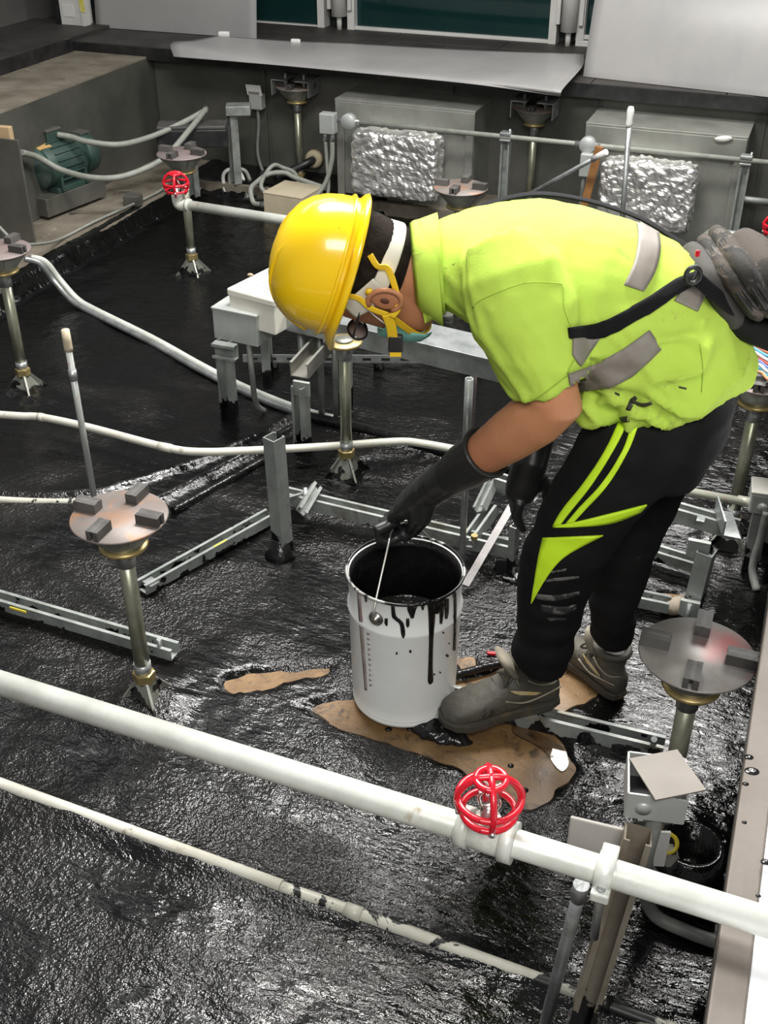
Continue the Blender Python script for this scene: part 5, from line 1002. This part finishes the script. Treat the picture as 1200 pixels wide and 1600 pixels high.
bk = S(618, 536, .068); part('buckle', MB().box(bk, (.026, .012, .032), axes=(HD, LT, UP), bev=.003), black, HELM, 'black buckle'); part('strap_tail', MB().box(S(618, 552, .068), (.02, .004, .012), axes=(HD, LT, UP)), yst, HELM)
for s in (1, -1): part('strap_anchor', MB().lathe([(0, 0), (.007, 0), (.007, .004), (0, .005)], hp(-.028, s*.088, .018), lH*s, 14), yst, HELM)
# --- glasses and mask
gw = MB().tube(spline([hp(-.028, .082, .020), hp(.0, .085, .022), hp(.05, .080, .018), hp(.098, .062, .012)], 6), .0022, 8)
GLS = part('glasses', gw, black, PERSON, 'thin black spectacles')
for s in (1, -1):
    c = hp(.108, s*.034, .004); part('lens_rim', MB().tube([c+lH*.027*math.cos(t)+uH*.018*math.sin(t)-fH*.004*abs(math.cos(t)) for t in np.linspace(0, 2*math.pi, 26)], .0022, 6, False), black, GLS)
    part('lens', MB().loft([(c-fH*.001, lH*.026, uH*.017), (c+fH*.001, lH*.026, uH*.017)], 20), mat('lens_glass', (.25, .2, .18), .05, 0, coat=1), GLS)
part('bridge', MB().tube([hp(.110, .009, .008), hp(.112, -.009, .008)], .002, 6), black, GLS); part('temple_arm', MB().tube(spline([hp(-.028, -.082, .020), hp(.05, -.080, .018), hp(.098, -.062, .012)], 6), .0022, 8), black, GLS)
mk = MB(); rows = []
for (u, f, a, b) in [(-.126, .062, .030, .025), (-.112, .048, .056, .046), (-.088, .040, .071, .058), (-.06, .024, .089, .066), (-.035, .018, .095, .066)]:
    rows.append([hp(f, 0, u)+fH*(a+.005)*math.cos(t)+lH*(b+.005)*math.sin(t) for t in np.linspace(-1.35, 1.35, 25)])
n_ = 25; mk.add([p for r_ in rows for p in r_], [(i*n_+k, i*n_+k+1, (i+1)*n_+k+1, (i+1)*n_+k) for i in range(len(rows)-1) for k in range(n_-1)], True)
MASK = part('face_mask', mk, mat('mask_teal', (.20, .52, .46), .7, 0, (.25, .58, .52), 8, bump=.2, bs=60), PERSON, 'teal surgical mask'); md = MASK.modifiers.new('th', 'SOLIDIFY'); md.thickness = .0015
part('ear_loop', MB().tube(spline([hp(.055, .073, -.06), hp(.035, .083, -.03), hp(.018, .086, .0), hp(.0, .088, .022)], 5), .0012, 6), tagw, MASK)
part('ear_loop', MB().tube(spline([hp(.055, -.073, -.06), hp(.035, -.083, -.03), hp(.018, -.086, .0)], 5), .0012, 6), tagw, MASK)
# --- boots
bootm = mat('boot_leather', (.060, .056, .045), .6, 0, (.095, .088, .070), 9, stain=[((.14, .12, .09), 7, .56, .75), ((.012, .012, .011), 12, .60, .68)], bump=.25, bs=70)
solem = mat('boot_sole', (.05, .045, .035), .65, 0, (.19, .13, .05), 14, lo=.5, hi=.7)
padm = mat('boot_tongue', (.27, .24, .18), .75, 0, (.18, .16, .12), 16)
def boot(heel, toe, side, ang, label, shaft):
    fx = (toe-heel); Lb = fx.length; fx = fx.normalized(); sd = UP.cross(fx).normalized(); uz = fx.cross(sd); k = Lb/.30
    def B(x, y, z): return heel+fx*x*k+sd*y*k+uz*z*k
    mb = MB(); secs = []
    for (x, z, hh, hw) in [(-.004, .055, .030, .020), (.008, .060, .045, .034), (.04, .068, .054, .041), (.09, .072, .058, .042), (.14, .064, .052, .044), (.185, .054, .042, .049), (.225, .047, .036, .052), (.26, .043, .031, .049), (.285, .038, .025, .040), (.300, .033, .014, .024)]:
        secs.append((B(x, 0, z), uz*hh*k, sd*hw*k))
    mb.loft(secs, 26, 2.4)
    top = shaft
    mb.loft([(B(.068, 0, .07), fx*.062*k, sd*.040*k), (B(.066, 0, .11), fx*.058*k, sd*.043*k), (B(.062, 0, .145), fx*.056*k, sd*.046*k), (B(.06, 0, .165), fx*.056*k, sd*.047*k)], 24)
    up = mb.build('boot', bootm, PERSON); up['label'] = label; remesh(up, .005, 4, .5, lambda p, n: .002*noise.noise((p+PERSON.location)*30)+.0012*noise.noise((p+PERSON.location)*70))
    sl = MB(); ol = [(-.008, .0), (-.002, .026), (.02, .038), (.06, .041), (.11, .039), (.15, .042), (.20, .053), (.245, .056), (.28, .047), (.303, .026), (.310, 0)]; ol = ol+[(x, -y) for (x, y) in ol[-2:0:-1]]
    lay = []
    for (z, g) in [(.0, .96), (.006, 1.0), (.022, 1.0), (.028, .97)]: lay.append([B(.15+(x-.15)*g, y*g, z+(.010*max(0, (x-.24)/.07)**2 if z < .2 else 0)) for (x, y) in ol])
    n0 = len(ol); sl.add([p for q in lay for p in q], [(i*n0+j, i*n0+(j+1) % n0, (i+1)*n0+(j+1) % n0, (i+1)*n0+j) for i in range(3) for j in range(n0)]+[tuple(range(n0))[::-1], tuple(range(3*n0, 4*n0))], False)
    part('sole', sl, solem, up)
    part('collar_pad', MB().tube([B(.06, 0, .166)+fx*.054*k*math.cos(t)+sd*.046*k*math.sin(t) for t in np.linspace(0, 2*math.pi, 30)], .009, 10, False), bootm, up)
    tg = MB().loft([(B(.105, 0, .118), fx*.012, sd*.026), (B(.122, 0, .14), fx*.014, sd*.034), (B(.135, 0, .172), fx*.015, sd*.037), (B(.146, 0, .192), fx*.010, sd*.028)], 20); part('tongue', tg, padm, up, 'pale padded tongue')
    for i in range(5):
        x = .112+.022*i; z = .128-.0145*i; part('lace', MB().tube(spline([B(x, .040, z-.018), B(x+.004, .016, z+.002), B(x+.008, -.016, z+.002), B(x+.006, -.040, z-.018)], 5), .0033, 8), mat('lace_dark', (.03, .027, .022), .7, 0, (.15, .13, .09), 20), up)
    part('lace_bow', MB().tube(spline([B(.118, .01, .14), B(.14, .035, .142), B(.15, .045, .125), B(.13, .03, .128), B(.118, .008, .138)], 6), .0028, 8), MT['lace_dark'], up)
    for s in (1,): 
        st_ = MB(); st_.tube(spline([B(.0, s*.033, .072), B(.05, s*.046, .068), B(.10, s*.048, .060), B(.15, s*.050, .078)], 6), .0022, 6); part('stitch_piping', st_, padm, up)
        part('side_logo', MB().loft([(B(.055, s*.0455, .075), fx*.003, uz*.004), (B(.075, s*.047, .082), fx*.002, uz*.005), (B(.115, s*.048, .096), fx*.002, uz*.006), (B(.135, s*.047, .105), fx*.002, uz*.003)], 10), mat('logo_cream', (.48, .42, .27), .5, 0, (.55, .35, .08), 25), up)
        part('heel_counter', MB().tube(spline([B(-.004, .012, .10), B(.02, s*.040, .098), B(.06, s*.047, .108), B(.09, s*.046, .128)], 6), .0022, 6), padm, up)
    return up
hl = Z(868, 1092, .048); te = Z(692, 1122, .048); te.z = .03
boot(hl, te, 1, 0, 'dusty grey leather work boot standing on the strut', None)
hl2 = Z(968, 1092, .012); te2 = Z(872, 1010, .012)
boot(hl2, te2, 1, 0, 'far black leather work boot seen from the heel', None)
# --- camouflage bag on the back of the waist
camo = mat('camouflage', (.048, .036, .027), .85, 0, (.022, .02, .015), 13, lo=.47, hi=.52, stain=[((.10, .08, .066), 17, .56, .59), ((.014, .013, .012), 16, .56, .59)], bump=.2, bs=200, detail=2)
zipm = mat('zipper_dark', (.008, .008, .008), .6, 0, (.03, .028, .027), 90)
BG = empty('waist_bag', S(1150, 470, 0), 'camouflage waist bag strapped behind the worker', 'bag')
def pouch(pa, pb_, lat, halfw, th, name, m, n=2.8):
    a, b = S(*pa, lat), S(*pb_, lat); ax_ = (b-a); L_ = ax_.length; ax_.normalize(); nr = ax_.cross(LT).normalized()
    secs = [(a+ax_*L_*t, LT*halfw*k, nr*th*q) for (t, k, q) in [(0, .55, .3), (.05, .8, .75), (.18, .97, 1), (.5, 1, 1), (.82, .97, 1), (.95, .8, .75), (1, .55, .3)]]
    mb = MB().loft(secs, 26, n); o = part(name, mb, m, BG); return o, a, b, nr
o1, a1, b1, nr = pouch((1085, 400), (1140, 490), .02, .095, .026, 'back_panel', mat('bag_lining', (.035, .032, .027), .8))
o2, a2, b2, nr2 = pouch((1110, 392), (1172, 472), .02, .112, .020, 'rear_pocket', camo)
o3, a3, b3, nr3 = pouch((1130, 378), (1192, 468), .02, .118, .022, 'main_pocket', camo)
o4, a4, b4, nr4 = pouch((1165, 385), (1240, 500), .01, .115, .040, 'front_pocket', camo)
for (a, b, w_, o) in ((a2, b2, .112, o2), (a3, b3, .118, o3)):
    for sg_ in (0, .010):
        loop = [a.lerp(b, .5)+(b-a)*.5*math.cos(t)*.96+LT*w_*1.02*math.sin(t)+nr3*(sg_-.005) for t in np.linspace(0, 2*math.pi, 40)]
        part('zipper', MB().tube(loop, .0035, 8, False), zipm, o)
part('zip_pull', MB().box(S(1090, 396, .10), (.008, .004, .012), bev=.002), redm, o2, 'red zip pull')
o5, *_ = pouch((1100, 462), (1225, 515), .0, .10, .034, 'lower_pouch', mat('bag_black', (.006, .006, .006), .8, 0, (.014, .013, .012), 12, spec=.2))
# straps
patch('strap', bvs, [(886, 512), (940, 502), (1000, 472), (1050, 440), (1088, 424)], [(888, 528), (945, 524), (1005, 494), (1055, 461), (1092, 442)], blackcloth, BG, 8, 4, .003, .003)
ribbon([S(1085, 432, .13), S(1120, 462, .12), S(1150, 486, .10), S(1180, 510, .06)], lambda p: LT+UP, .026, .006, blackcloth, BG, 'strap')
part('strap_ring', MB().tube([S(1083, 430, .14)+HD*.012*math.cos(t)+UP*.014*math.sin(t) for t in np.linspace(0, 2*math.pi, 20)], .004, 8, False), black, BG)
ribbon([S(720, 337, -.10), S(770, 316, -.10), S(840, 303, -.10), S(920, 314, -.10), S(1000, 341, -.09), S(1060, 377, -.07), S(1095, 400, -.04)], UP, .022, .004, blackcloth, BG, 'shoulder_strap')
ribbon([S(905, 560, .15), S(893, 578, .15), S(880, 598, .12)], lambda p: LT, .008, .004, blackcloth, BG, 'strap')
